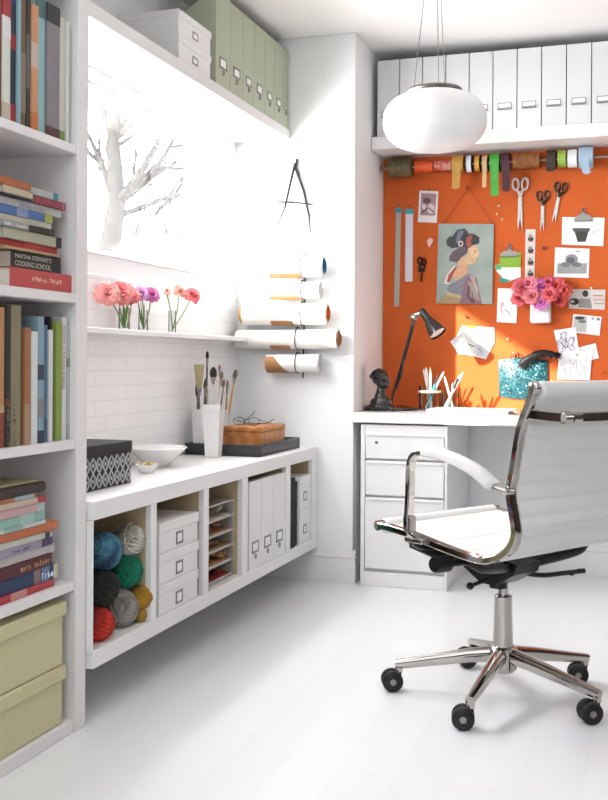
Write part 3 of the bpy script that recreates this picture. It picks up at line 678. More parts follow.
# ------------------------------------------------------------------ alcove: shelf, white files, board, desk
XR = 1.0
mb = MB(); mb.box(XC+.002, XR, 4.715, YB+.018, 1.957, 2.017, .003); solo('alcove_shelf', mb, WHITE, 'thick white shelf over the orange board', 'shelf')
mb = MB(); mb.box(XC+.002, XR, YB, YB+.019, .752, 1.956); solo('pinboard', mb, ORANGE, 'large bright orange pinboard covering the alcove wall', 'pinboard')
mb = MB(); mb.box(XR, XR+.08, 4.44, YB+.018, 0, CZ-.002); struct('wall_alcove', mb, WALL)
for k in range(12):
    x0 = onY(375.5, 100, 4.72).x+.002+k*.1069
    o = thing('magazine_file', f'tall white magazine file over the board, {["first","second","third","fourth","fifth","sixth","seventh","eighth","ninth","tenth","eleventh","twelfth"][k]} from the left', 'file', (x0+.053, 4.83, 2.0175), group='white magazine files over the board')
    mb = MB(); y = 4.722; H = .352
    mb.prism([(x0,y,2.0175),(x0,y,2.0175+H),(x0,y+.03,2.0175+H),(x0,y+.23,2.0175+H*.62),(x0,y+.23,2.0175)], (.1025,0,0)); part('body', mb, mat('pale_grey_card', '#d3d3d4', .7, var=.03, vscale=160), o)
    mb = MB(); c = x0+.051; zc = 2.0175+.100
    mb.box(c-.031,c+.031,y-.008,y,zc-.016,zc-.007,.001); mb.box(c-.031,c+.031,y-.002,y,zc-.007,zc+.016,.0005); mb.box(c-.027,c+.027,y-.003,y-.002,zc-.006,zc+.012,0,1); part('label_holder', mb, [METAL, PAPER], o)
# desk
mb = MB(); mb.box(XC+.0025, XR-.002, 4.39, YB+.019, .708, .75, .003); solo('desk', mb, WHITE, 'long thick white desk top fitted into the alcove', 'desk')
ck = thing('drawer_cabinet', 'white three drawer filing cabinet under the desk', 'cabinet', (-1.0, 4.7, 0))
cx0, cx1, cy0 = onY(361.3,500,4.405).x, onY(448,500,4.405).x, 4.405
mb = MB(); mb.box(cx0,cx1,cy0+.02,4.94,.0,.70,.003); mb.box(cx0,cx0+.018,cy0,cy0+.02,0,.70,.002); mb.box(cx1-.012,cx1,cy0,cy0+.02,0,.70,.002)
mb.box(cx0+.018,cx1-.012,cy0+.002,cy0+.02,.655,.70); mb.box(cx0+.018,cx1-.012,cy0,cy0+.02,0,.062,.002); part('body', mb, WHITE, ck)
def zc_(py): return onY(400, py, cy0).z
for k, (a, b) in enumerate(((433,459.5),(461,496.5),(498,570.5))):
    mb = MB(); z1_, z0_ = zc_(a), zc_(b); mb.box(cx0+.0205, cx1-.0145, cy0-.001, cy0+.0195, z0_+.003, z1_, .003)
    d = part('drawer', mb, WHITE, ck)
    mb = MB(); mb.box(cx0+.03, cx1-.024, cy0-.006, cy0-.0012, z1_-.012, z1_-.004, .001); part('finger_pull', mb, WHITE, d)
    if k == 0:
        mb = MB(); p = onY(377, 442, cy0-.001); mb.lathe([(0,0),(.007,0),(.007,.003),(0,.004)], 14, M=Matrix.Translation(p) @ Matrix.Rotation(R(90),4,'X')); part('lock', mb, METAL, d)
# ------------------------------------------------------------------ board items
def B(px, py, off=0.0): return onY(px, py, YB-.0005-off)
class Sheet(MB):
    def quad(s, pts, off=.001, th=.0008, mi=0):
        q = [B(x, y, off) for x, y in pts]; s.prism(q, (0, -th, 0), mi); return s
    def blob(s, cx, cy, rx, ry, off, mi=0, n=14, rot=0):
        cr, sr = math.cos(rot), math.sin(rot)
        s.quad([(cx+rx*math.cos(a)*cr-ry*math.sin(a)*sr, cy+rx*math.cos(a)*sr+ry*math.sin(a)*cr) for a in [k*2*math.pi/n for k in range(n)]], off, .0002, mi); return s
    def line(s, pts, w=.5, off=.002, mi=0):
        s.tube([B(x, y, off) for x, y in pts], w/206/2, 4, mi); return s
def pin(px, py, col='#d9d4cc', lab='small push pin in the board', off=0, r=.0045):
    mb = MB(); p = B(px, py, off); mb.lathe([(0,0),(r*.9,0),(r*.55,.004),(r*.5,.009),(r,.011),(r,.013),(0,.0135)], 12, M=Matrix.Translation(p) @ Matrix.Rotation(R(90),4,'X'))
    return solo('push_pin', mb, mat('pin_'+col.strip('#'), col, .3, var=.05), lab, 'pin', 'push pins on the orange board')
# ribbon rod
RY = YB-.062; RZ = onY(470,163,RY).z
def RX(px): return onY(px, 163, RY).x
o = thing('ribbon_rod', 'thin metal rod across the top of the board threaded with ribbon spools', 'rod', (-.3, RY, RZ))
mb = MB(); mb.tube([(XC+.003, RY, RZ), (XR-.003, RY, RZ)], .006, 12); part('rod', mb, METAL, o)
mb = MB(); mb.lathe([(0,0),(.014,0),(.014,.006),(0,.008)], 14, M=Matrix.Translation((XC+.001, RY, RZ)) @ Matrix.Rotation(R(90),4,'Y')); part('end_bracket', mb, METAL, o)
def spool(px0, px1, rpx, col, lab, tail=None, flange=None, col2=None, group='ribbon spools on the rod'):
    x0, x1 = RX(px0), RX(px1); r = rpx/209
    o = thing('ribbon_spool', lab, 'ribbon', ((x0+x1)/2, RY, RZ-r), group=group)
    M = lambda x: Matrix.Translation((x, RY, RZ)) @ Matrix.Rotation(R(90),4,'Y')
    rb = mat('ribbon_'+col.strip('#'), col, .45, col2=col2, var=.1, vscale=45) 
    mb = MB(); mb.lathe([(.0075,0),(r,0),(r,x1-x0),(.0075,x1-x0),(.0075,0)], 28, M=M(x0)); part('wound_ribbon', mb, rb, o)
    if flange:
        for xx in (x0-.0012, x1): 
            mb = MB(); mb.lathe([(.0075,0),(r+.003,0),(r+.003,.0012),(.0075,.0012),(.0075,0)], 28, M=M(xx)); part('flange', mb, flat(flange), o)
    if tail:
        a, b, py, sl = tail; xa, xb = RX(a), RX(b); zt_ = B(470, py).z; y = RY-r-.0004
        mb = MB(); n = 8
        def fn(u, v):
            k = 1-v; return Vector((xa+(xb-xa)*u+sl*v*v, y-.0+.004*math.sin(v*5)*v-.002*v, RZ+(zt_-RZ)*v-(.006*(1-abs(2*u-1)) if v > .99 else 0)))
        mb.grid(fn, 4, n); part('loose_end', mb, rb, o)
    return o
spool(388,411,9.5,'#6f5f38','wide olive twine spool at the left end of the rod', None, None, '#4d4628')
spool(414,432.5,5.5,'#d9501a','slim orange spool next to the olive twine', None, None)
spool(433.5,450.5,5,'#c98f80','thin pink and white patterned spool on the rod', None, None, '#c0391f')
spool(452,463,9,'#b98a38','mustard gold ribbon spool with a hanging end', (453,461,190,-.003), None)
spool(466,471,8.2,'#d9dde4','white ribbon spool with dark flanges', None, '#2b2b33')
spool(474,479,7.6,'#c9932f','golden ribbon spool with dark flanges', None, '#26241f')
spool(481.5,487,7.6,'#c4a270','beige ribbon spool with dark flanges', (482.5,486.5,190,0), '#3a3228')
spool(489.5,499,9,'#3f9a35','grass green ribbon spool with a long hanging end', (490.5,498.5,199,.004), None)
spool(500.5,509,9,'#40101f','burgundy ribbon spool with a hanging end', (502,510,195,.003), None)
spool(513,539,7.8,'#6d4019','wide bronze brown roll on the rod', None, None, '#8f5520')
spool(546,555,9.5,'#33241a','dark brown ribbon spool with a short hanging end', (546,554.5,178,0), None)
spool(557,565,8.3,'#8fae42','lime green ribbon spool on the rod', None, None)
spool(567,576,8.6,'#dfe3e4','plain white ribbon spool beside the lime one', None, None)
spool(578,592,10.2,'#9fb9cc','pale blue ribbon spool near the right end of the rod', (580,588,182,.01), None)
# measuring strips
def strip(lab, p0, p1, w, col, tip='#3f9aa0'):
    o = thing('measuring_tape', lab, 'tape', B(p1[0], p1[1]), group='measuring strips on the board')
    s_ = Sheet(); s_.quad([(p0[0]-w/2,p0[1]),(p0[0]+w/2,p0[1]),(p1[0]+w/2,p1[1]),(p1[0]-w/2,p1[1])], .002, .0015)
    n = int((p1[1]-p0[1])/3)
    for k in range(2, n): y = p0[1]+k*3; s_.quad([(p0[0]-w/2,y),(p0[0]-w/2+(2.4 if k % 4 == 0 else 1.4),y),(p0[0]-w/2+(2.4 if k % 4 == 0 else 1.4),y+.4),(p0[0]-w/2,y+.4)], .0036, .0002, 1)
    part('tape_strip', s_, [mat('tape_'+col.strip('#'), col, .5, var=.04), flat('#a5a39c')], o)
    s_ = Sheet(); s_.quad([(p0[0]-w/2-.7,p0[1]-2.5),(p0[0]+w/2+.7,p0[1]-2.5),(p0[0]+w/2+.7,p0[1]+2.3),(p0[0]-w/2-.7,p0[1]+2.3)], .0015, .0035); part('end_clip', s_, flat(tip), o)
strip('long grey measuring strip with a teal clip at the board edge', (397.8,210), (396.3,306), 5, '#a9aaa2')
strip('shorter white measuring strip with a teal clip', (408.5,211), (408.3,281), 7.5, '#d8d5df')
pin(399,205,'#4a3524','brown pin above the long grey strip'); pin(409.5,205,'#5a4024','brown pin above the white strip')
# generic picture sheet
def sheet(name, lab, cat, outline, col, draws, group=None, off=.0015, th=.0012, extra=()):
    s_ = Sheet(); s_.quad(outline, off, th); mats = [flat(col) if isinstance(col, str) else col]
    top = off+th+.0002; cidx = {}
    for i, dr in enumerate(draws):
        c = dr[-1]
        if c not in cidx: mats.append(flat(c)); cidx[c] = len(mats)-1
        o_ = top+.00012*i
        if dr[0] == 'q': s_.quad(dr[1], o_, .0002, cidx[c])
        elif dr[0] == 'b': s_.blob(dr[1],dr[2],dr[3],dr[4], o_, cidx[c], rot=dr[5] if len(dr) > 6 else 0)
        elif dr[0] == 'l': s_.line(dr[1], dr[2], o_+.0003, cidx[c])
    return solo(name, s_, mats, lab, cat, group)
GP = 'pictures and papers pinned to the board'
sheet('photo_card','small white card with a mauve photograph pinned by the tapes','card',[(418.5,190),(437.5,190.5),(436,222),(417,221.5)],'#e6e2e0',
 [('q',[(420.5,192.5),(435.5,193),(434.3,215),(419.3,214.5)],'#a5868c'),('b',426,200,4,3,'#6e4d56'),('b',430,208,4,5,'#d9c4c4'),('l',[(421,212),(427,207),(433,211)],1.1,'#5a3a44'),('b',423,206,2,3,'#ded0d0')],GP)
pin(428,189,'#2b2422','dark pin holding the mauve photo card',.003)
# key with tassel
o = thing('key_with_tassel','old black iron key hanging with a pale pink tassel','key',B(421,283),group=None)
s_ = MB(); KY = .008
for (cx,cy,rx,ry) in ((419.5,260,2.4,3.2),(423.2,261.5,2.2,3),(421.4,266,2.6,2.6)):
    s_.tube([B(cx+rx*math.cos(a), cy+ry*math.sin(a), KY) for a in [k*math.pi/6 for k in range(12)]], .0042, 6, closed=True)
s_.tube([B(421.2,268,KY),B(420.8,281,KY)], .004, 8); s_.box(B(418,0).x,B(424.5,0).x,YB-.011,YB-.006,B(0,283).z,B(0,279.5).z,.001); s_.box(B(419,0).x,B(424,0).x,YB-.011,YB-.006,B(0,277.5).z,B(0,275.5).z,.001)
part('key', s_, mat('black_iron','#231d1a',.5,.6,var=.2), o)
s_ = MB(); s_.tube([B(421,258,.01),B(425,249,.008),B(429,245,.006)], .0018, 6)
for k in range(12): s_.tube([B(428.5,246,.006), B(426.5+k*.55,237+abs(k-6)*.4,.006+.001*(k % 3))], [.0035,.0018], 5, 1)
part('tassel', s_, [flat('#c46a50'), flat('#e2bdb6')], o)
# portrait
GW = [(65,105),(505,105),(497,745),(50,742)]
def G(x, y): return (430+x/8, 210+y/8)
def Gs(l): return [G(*p) for p in l]
o = thing('portrait_picture','painted portrait panel of a dark haired person in a kimono seen in profile','picture',B(465,303))
s_ = Sheet(); s_.quad(Gs(GW), .004, .008)
mats = [mat('portrait_ground','#98a49c',.5,col2='#87938c',vscale=9)]
LAY = [('#2c2a30',[(125,235),(150,205),(170,205),(215,150),(270,140),(300,170),(270,230),(230,290),(170,300),(130,275)]),
 ('#5f6d7c',[(215,170),(250,150),(265,165),(225,250),(200,260)]),
 ('#2a2426',[(240,260),(260,200),(300,180),(350,185),(390,210),(388,260),(330,275),(300,330),(260,360),(235,350)]),
 ('#57474f',[(170,330),(240,285),(280,290),(295,330),(250,370),(215,415),(150,400),(150,370)]),
 ('#a04a34',[(285,220),(315,190),(335,200),(320,240),(330,270),(300,300),(285,270)]),
 ('#d0ab84',[(300,300),(335,278),(375,275),(378,300),(392,345),(380,365),(378,385),(360,410),(330,425),(300,430),(300,480),(235,470),(215,410),(250,370),(290,360)]),
 ('#dbb890',[(318,300),(350,288),(372,300),(385,345),(368,360),(340,370),(315,345)]),
 ('#cf9f7a',[(225,400),(300,430),(300,500),(200,560),(170,520),(215,440)]),
 ('#a83a2a',[(150,505),(200,450),(215,445),(175,520),(150,575),(125,570)]),
 ('#ddd5c6',[(110,580),(130,510),(175,450),(205,432),(190,455),(145,510),(130,570),(165,580),(160,590)]),
 ('#7d7a86',[(150,590),(230,550),(300,500),(340,510),(300,620),(280,690),(150,650),(130,620)]),
 ('#84606a',[(270,560),(330,510),(370,540),(400,690),(415,742),(230,743),(250,690)]),
 ('#b59a94',[(310,510),(350,520),(385,640),(375,650),(330,560)]),
 ('#5b3a44',[(300,600),(320,590),(360,735),(330,742),(290,680)]),
 ('#b8a878',[(130,650),(240,675),(245,700),(125,678)]),
 ('#a08a62',[(75,700),(130,672),(240,700),(230,743),(55,742)])]
for i, (c, pts) in enumerate(LAY):
    mats.append(mat('portrait_'+c.strip('#'), c, .5, var=.15, vscale=60)); s_.quad(Gs(pts), .0121+.00012*i, .0002, i+1)
n0 = len(mats); mats += [flat('#3a2a26'), flat('#b5433a'), flat('#cfc6b4')]
s_.line(Gs([(345,318),(358,313),(368,318)]), .6, .0145, n0); s_.line(Gs([(350,335),(362,332)]), .7, .0145, n0); s_.line(Gs([(368,385),(378,382)]), .9, .0145, n0+1)
s_.blob(*G(240,262), 2.6, 3, .0143, n0+2); s_.blob(*G(240,262), 1.4, 1.7, .0146, n0)
for k in range(7): s_.line(Gs([(300+k*12, 560+k*6), (320+k*11, 620+k*12), (318+k*13, 690+k*5)]), .5, .0145, n0+2)
part('painted_panel', s_, mats, o)
s_ = MB(); s_.tube([B(441,224,.009), B(467,187,.009), B(492,224,.009)], .0016, 6); part('hanging_cord', s_, flat('#b04a44'), o)
pin(467,187,'#5c1f1a','dark red pin holding the portrait cord',.004,.006)
# scissors
def scissors(lab, c, s, rot, hcol, blade_len, spread=.16, off=.006):
    p = B(*c, off); o = thing('scissors', lab, 'scissors', p, group='scissors hanging on the board')
    Mx = Matrix.Translation(p-wloc(o)) @ Matrix.Rotation(rot,4,'Y') @ Matrix.Scale(s,4)
    for sg in (-1,1):
        mb = MB(); Mr = Mx @ Matrix.Rotation(sg*spread*.35,4,'Y') @ Matrix.Translation((0,-sg*.0015,0))
        mb.prism([(-.006,0,.012),(.006,0,.012),(.007,0,0),(.0045,0,-blade_len*.6),(sg*-.001,0,-blade_len),(-.0045,0,-blade_len*.6),(-.007,0,0)], (0,-.0022,0), M=Mr); part('blade', mb, mat('scissor_steel','#b9b7b4',.22,1.,var=.05), o, local=True)
        mb = MB(); pts = [(sg*(.0150+.0118*math.cos(a)),-.001,.052+.0225*math.sin(a)) for a in [k*math.pi/8 for k in range(16)]]
        mb.tube(pts, .0042, 8, M=Mr, closed=True); mb.tube([(0,-.001,.004),(sg*.004,-.001,.018),(sg*.012,-.001,.032)], [.006,.0055,.005], 8, M=Mr); part('handle', mb, hcol, o, local=True)
    mb = MB(); mb.lathe([(0,0),(.003,0),(.003,.0015),(0,.002)], 12, M=Mx @ Matrix.Translation((0,-.004,0)) @ Matrix.Rotation(R(90),4,'X')); part('pivot_screw', mb, METAL, o, local=True)
PW = mat('white_scissor_plastic','#d9d3cf',.35,var=.03); PB = mat('black_scissor_plastic','#1b1614',.35,var=.1)
scissors('large white handled scissors hanging at the left', (519.3,196), 1.2, R(0), PW, .135)
scissors('black handled scissors hanging lower in the middle', (541.8,205), .95, R(1), PB, .125)
scissors('black handled scissors hanging tilted at the right', (557.6,196.5), .95, R(11), PB, .128)
pin(528,184,'#8f8a86','grey pin beside the white scissors'); pin(545,190,'#2b2422','dark pin above the middle scissors'); pin(563,182,'#2b2422','dark pin above the tilted scissors')
pin(498,205,'#d8cdb8','pearl pin, uppermost of the three below the green ribbon'); pin(496.3,213,'#e0d6c4','pearl pin, middle of the three below the green ribbon'); pin(501.5,218.5,'#d9c9ae','pearl pin, lowest of the three below the green ribbon')
pin(543.5,247,'#5e2f22','dark brown pin right of the photo strip',0,.008)
pin(507.5,338,'#e8dccb','cream pin above the teal pouch'); pin(466.5,316,'#6b1712','red pin above the folded papers',0,.006); pin(604,371,'#9a3a22','rust pin at the right side of the board')
# photo booth strip
dr = []
for k in range(4):
    y = 231+k*11.8; dr += [('q',[(526.2,y),(533.4,y),(533.2,y+9.6),(526,y+9.6)],'#cfc9c6'),('b',530,y+6.5,3,2.4,'#33302f'),('b',529.6,y+4,1.7,2,'#8a7a72'),('l',[(526.5,y+9.2),(533,y+9.2)],.7,'#d0553f')]
sheet('photo_strip','narrow photo booth strip of four small portraits','photo',[(525,228),(534.8,228),(534,279),(524.3,279)],'#e3d4cb',dr,GP)
# bulldog clips
def bulldog(lab, cx, cy, w, h):
    p = B(cx, cy, 0); o = thing('bulldog_clip', lab, 'clip', p, group='steel bulldog clips'); W = w/206/2; H = h/206
    mb = MB(); mb.prism([(-W,0,-.0),(W,0,0),(W,-0.0,H*.22),(W*.62,0,H*.42),(-W*.62,0,H*.42),(-W,0,H*.22)], (0,-.010,0)); mb.tube([(-W,-.011,.003),(W,-.011,.003)], .0038, 8); part('jaw', mb, METAL, o, local=True)
    mb = MB(); mb.tube([(.0085*math.cos(a),-.006,H*.74+.0085*math.sin(a)) for a in [k*math.pi/6 for k in range(12)]], .003, 6, closed=True); mb.box(-.011,.011,-.009,-.003,H*.36,H*.56,.001); part('grip', mb, METAL, o, local=True)
s_ = sheet('note_card','lime green card clipped above white and teal papers','card',[(499.5,252),(520.5,251),(520,266),(499,266)],'#86b030',[],GP,.004)
sheet('paper_sheet','white sheet with a teal corner under the lime card','paper',[(494,264),(520,262),(520.5,276),(506,281),(496,270)],'#e8ece6',[('q',[(499,276),(510,279),(503,282),(499,280)],'#1e8f8a'),('q',[(494,264),(500,262.5),(501,268),(496,269)],'#5fae72')],GP,.0018)
bulldog('small steel bulldog clip holding the lime card', 509, 256, 17, 14)
sheet('photo_print','white print of a dark square bowl held by a steel clip','photo',[(561.5,215.5),(604,216),(602.5,244.5),(561,243)],'#efeeee',
 [('q',[(573,227.5),(588.5,227.5),(585,240),(577,240.5)],'#3c3a33'),('q',[(571.5,226.5),(589.5,226.5),(588.5,230),(572.5,230)],'#55534a'),('l',[(590,232),(602,226)],.5,'#a5a3a0')],GP,.002)
bulldog('steel bulldog clip holding the bowl print', 582.5, 220, 16, 15)
sheet('photo_print','square black and white photograph of a car in snow','photo',[(554.5,246),(589,247),(588.2,276.5),(553.5,275.5)],'#ececec',
 [('q',[(557,262),(586.5,261.5),(586,272),(556.5,272)],'#9b9b9b'),('b',571,258,6.5,5.5,'#8d8d8f'),('b',570,259,4,3.4,'#5c5c60'),('b',565,263,5,2.5,'#77777a'),('b',576,263,5,2.5,'#6d6d70'),('l',[(575,250),(579,249.5)],.8,'#7d4a4a')],GP)
sheet('postcard','wide postcard with a black sketched figure and orange lines','postcard',[(568.5,287.5),(605,288),(604.5,308),(568.5,307)],'#cfcac5',
 [('b',574,300,5,3.4,'#2a2627'),('b',572,300,2,1.4,'#cfcac5'),('b',585,292,3,3.4,'#3a3434'),('q',[(579,297),(590,297),(592,307),(578,306)],'#8f8a88'),('l',[(593,294),(603,294)],.9,'#c87a5a'),('l',[(593,298),(604,298)],.9,'#d2886a'),('l',[(594,302),(604,302)],.6,'#8a8683')],GP)
pin(591,286.5,'#efe9df','white pin over the wide postcard',.003)
sheet('postcard','tilted postcard with a grey photo half and blank half','postcard',[(573,312.5),(601.5,315),(599.5,334),(571.5,330.5)],'#e9e8e6',
 [('q',[(574,314),(587,315),(586,331),(572.6,329.5)],'#b5b8b2'),('b',579.5,316.5,5,1.8,'#3c3d3c'),('b',582,320,4,1.5,'#6a6c6a'),('b',592.5,317,1.2,1.2,'#8f8f8f'),('b',598,317.5,1.5,1.5,'#6c6c70')],GP,.0022)
def squig(x0,y0,x1,y1,n,seed,c='#8f8d98',w=.35):
    rr = random.Random(seed); out = []
    for k in range(n):
        cx, cy = rr.uniform(x0,x1), rr.uniform(y0,y1); pts = []; a = rr.uniform(0,6.28)
        for j in range(8):
            pts.append((min(max(cx,x0),x1), min(max(cy,y0),y1))); a += rr.uniform(-1.1,1.1); cx += 1.6*math.cos(a); cy += 1.6*math.sin(a)
        out.append(('l', pts, w, c))
    return out
sheet('sketch_paper','pencil sketch sheet of a figure pinned above the other sketches','drawing',[(553.5,329),(575.5,325.5),(579,350),(560,356)],'#e9e7f0',squig(557,331,574,350,16,1,'#7d7b88',.5),GP,.0034)
sheet('sketch_paper','tilted sketch sheet at the right with faint lines','drawing',[(574,347),(595.5,341.5),(599,356.5),(577,362)],'#efece9',squig(580,346,594,357,7,2,'#b8a8a8'),GP,.0022)
sheet('sketch_paper','large faint sketch sheet at the bottom of the group','drawing',[(559,349),(592,350),(590,378.5),(557.5,377.5)],'#eeedf0',squig(561,352,588,375,14,3,'#b4b4c0'),GP,.0048)
pin(577,353.5,'#b5a23a','yellow pin holding the sketches',.007)
# left papers
sheet('folded_paper','tilted white paper at the left of the folded papers','paper',[(450,341),(462.5,330),(470,352),(459,353.5)],'#f0efed',squig(454,336,464,348,3,7,'#a9b5c8'),GP,.0018)
sheet('folded_paper','largest folded white paper with green tape at its top edge','paper',[(462,325),(494,326.5),(494.5,341),(486,358),(458.5,352),(456,336)],'#f2f1ef',
 [('q',[(466.5,324.5),(476,325),(475.5,328.2),(466.5,327.6)],'#6fa033'),('l',[(466,331),(472,334),(470,337)],.7,'#a8b8cc'),('l',[(480,331),(489,332)],.5,'#d6b6c0'),('l',[(468,343),(475,346)],1.2,'#6fa033'),('b',490,329.5,1,1.2,'#6c6c8a')]+squig(464,330,488,347,8,9,'#b9c4cc'),GP,.0036)
sheet('folded_paper','grey lined folded sheet lowest on the bunch of papers','paper',[(477,344),(493,338),(486,358.5),(474,352)],'#dcdbe4',[('q',[(480,342),(492,340.5),(491.5,342.5),(479,345)],'#a5a9b8')]+squig(477,347,486,355,6,10,'#8f93a5'),GP,.0056)
sheet('note_card','tall white card with a pink flower sketch left of the flowers','card',[(497.5,287),(517.5,287.5),(516.3,322),(496.5,321)],'#efeded',[('l',[(502,302),(500.5,307),(502,312)],1.0,'#e39aae'),('l',[(504,308),(508,311),(511,314)],.6,'#7d9a80'),('b',502,303,1.6,2.6,'#eebcc8'),('l',[(509,294),(514,297)],.4,'#c8bcd0')],GP,.002,.004)
# wall vase and flowers on the board
o = MB(); p0 = B(530.8,296); p1 = B(551.2,322)
o.box(p0.x, p1.x, YB-.052, YB-.0015, p1.z, p0.z, .008); solo('wall_vase', o, mat('white_porcelain_matte','#e4e2e6',.35,var=.02), 'white square wall vase on the board holding pink flowers', 'vase')
FL = [(522,287,.040,'#ea7480'),(519,297,.032,'#e56a74'),(529,283,.034,'#e88496'),(532,295,.034,'#ec8890'),(540,286,.036,'#d272b6'),(549,293,.034,'#e2646c'),(556,285,.036,'#de5c60'),(563,290,.034,'#dc5a4c'),(561,298,.028,'#d04c4c'),(541,301,.030,'#dc78c0'),(548,281,.026,'#d95a70')]
FN = ['coral peony at the upper left of the board bunch','coral peony lowest at the left of the board bunch','pale rose peony topmost left of centre','rose peony overlapping the vase rim at left','violet pink bloom in the centre top of the bunch','red pink peony right of the centre','red peony at the upper right of the bunch','orange red peony at the far right of the bunch','dark red bloom lowest at the right','magenta bloom hanging down over the vase front','small pink bloom topmost at the centre']
for i, (px, py, r, c) in enumerate(FL):
    Yp = YB-.045-(.03 if i in (3,9,5) else 0)
    flower(FN[i], onY(px, py, Yp), r*1.28, c, onY(541,297,YB-.026)+Vector((rnd.uniform(-.02,.02),0,.0)), 'flowers in the board vase', (R(70), R(rnd.uniform(-25,25))), seed=40+i, nl=(5,7,9))
# teal pouch
TEAL = mat('teal_sequins', '#175a62', .4, .1, col2='#0a3d45', kind='voronoi', vscale=170)
o = thing('sequin_pouch','teal sequinned pouch hanging on the board behind the chair','pouch',B(523,397))
mb = MB()
def pf(u, v):
    x = 498.5+49.5*u+2*(v)*(1-2*u)*.4; y = 359+36*v + 3*math.sin(math.pi*u)*v - 2.5*math.sin(math.pi*u)*(1-v)
    d = .004+.035*(math.sin(math.pi*min(max(u,.02),.98))**.5)*(math.sin(math.pi*(.08+.88*v))**.6)
    return B(x, y, d)
mb.grid(pf, 22, 16)
def pb(u, v): p = pf(u, v); return Vector((p.x, YB-.001, p.z))
mb.grid(pb, 22, 16); part('body', mb, TEAL, o)
mb = MB(); rr = random.Random(2)
for k in range(420):
    u, v = rr.uniform(.03,.97), rr.uniform(.04,.97); p = pf(u,v); n = Vector((rr.uniform(-.6,.6),-1,rr.uniform(-.5,.7))).normalized(); a = n.orthogonal().normalized(); b = n.cross(a); r_ = .0042
    mb.poly([p+n*.0012+(a*math.cos(t_)+b*math.sin(t_))*r_ for t_ in [j*math.pi/3 for j in range(6)]], mi=k % 3)
part('sequins', mb, [mat('seq_a','#17525a',.45,.1), mat('seq_b','#5c8c90',.35,.2), mat('seq_c','#08282f',.45,.1)], o, stuff=True)
mb = MB(); mb.tube([B(511,357,.02),B(512,352,.025),B(515,350,.028),B(518,352,.025),B(519,357,.02)], .003, 8); mb.ball(B(515,354.5,.028), .009); part('clasp', mb, mat('rose_metal','#9a7c74',.25,1.), o)
mb = MB(); rr = random.Random(9)
spine = [Vector(B(519+38*t_, 364-16*t_+5*math.sin(t_*3.2)*-1+3*t_*t_*2, .045+.01*t_)) for t_ in [k/9 for k in range(10)]]
mb.tube(spine, [.010,.017,.016,.014,.016,.017,.016,.014,.012,.006], 10)
for k in range(260):
    t_ = rr.uniform(0,8.99); i = int(t_); p = spine[i].lerp(spine[i+1], t_-i); d = Vector((rr.uniform(-1,1)+.3, rr.uniform(-.7,.3), rr.uniform(-1,1))).normalized()
    L = rr.uniform(.012,.028); mb.tube([p, p+d*L*.5+Vector((.004,0,0)), p+d*L+Vector((.010,-.002,-.004))], [.0035,.003,.0006], 4)
solo('feather_trim', mb, mat('black_feather','#161112',.6,var=.3,vscale=60), 'black feather spray tucked over the teal pouch', 'feather')
# ------------------------------------------------------------------ desk things
DZ = .7508
# bust
mb = MB(); bc0 = onY(381, 409, 4.60); bc0.z = DZ
def E(x,y,z,rx,ry,rz): mb.ball(bc0+Vector((x,y,z)), rx, ry, rz, 14)
E(0,0,.018,.066,.042,.022); E(0,.002,.04,.052,.034,.026); E(.0,0,.062,.03,.026,.03); E(.0,0,.085,.022,.022,.03)
E(.006,0,.138,.032,.034,.040); E(-.008,.002,.150,.036,.036,.036); E(.028,-.008,.128,.014,.016,.02); E(.040,-.010,.134,.006,.006,.009); E(.030,-.008,.112,.012,.014,.012); E(.032,-.010,.150,.01,.018,.01)
E(-.06,0,.012,.02,.034,.014); E(.058,0,.012,.02,.034,.014)
o = mk('bust_sculpture', mb, mat('glossy_black_ceramic','#0a0b0d',.12,coat=.6,var=.1), bc0); o.location = bc0
md = o.modifiers.new('r','REMESH'); md.mode = 'VOXEL'; md.voxel_size = .0032; sm = o.modifiers.new('s','SMOOTH'); sm.iterations = 3
bpy.context.view_layer.update(); me = bpy.data.meshes.new_from_object(o.evaluated_get(bpy.context.evaluated_depsgraph_get())); o.modifiers.clear()
me.polygons.foreach_set('use_smooth',[True]*len(me.polygons)); o.data = me
o['label'] = 'glossy black head and shoulders bust at the left end of the desk'; o['category'] = 'sculpture'
mb = MB(); rr = random.Random(4)
for k in range(60):
    a = rr.uniform(0,6.28); t_ = math.acos(rr.uniform(-.1,1)); p = Vector((-.010+.037*math.sin(t_)*math.cos(a), .002+.037*math.sin(t_)*math.sin(a), .150+.037*math.cos(t_)))
    if p.x > .018 and p.z < .165: continue
    mb.ball(bc0+p, .0075, .0075, .0065, 8)
part('hair_curls', mb, mat('glossy_black_ceramic','#0a0b0d',.12), o)
# desk lamp
LY = 4.73
def LP(px, py, dy=0): return onY(px, py, LY+dy)
lb = LP(397, 405); lb.z = DZ
o = thing('desk_lamp', 'black jointed desk lamp bending over the pencil jars', 'lamp', lb)
mb = MB(); mb.lathe([(0,0),(.08,0),(.082,.004),(.08,.012),(.03,.018),(.015,.022),(0,.022)], 36, c=lb+Vector((.022,0,0))); part('base', mb, BLACKM, o)
a = LP(392, 399); b = LP(414, 317)
mb = MB(); mb.tube([a+Vector((0,0,-.012)), a+(b-a)*.02, b], .0058, 10); mb.tube([a.lerp(b,.12)+Vector((.009,-.003,0)), b.lerp(a,.06)+Vector((.009,-.003,0))], .004, 8); part('arm', mb, BLACKM, o)
mb = MB(); mb.tube([a.lerp(b,.1)+Vector((.004,-.012,0)), a.lerp(b,.3)+Vector((.022,-.02,0)), a.lerp(b,.5)+Vector((.006,-.01,0))], .0022, 6); part('cable', mb, BLACKM, o)
mb = MB(); mb.ball(b, .016, .016, .016, 14); mb.tube([LP(411,316), LP(424,311)], .009, 12); mb.ball(LP(411.5,316.5), .013, .010, .013, 12); part('joint', mb, METAL, o)
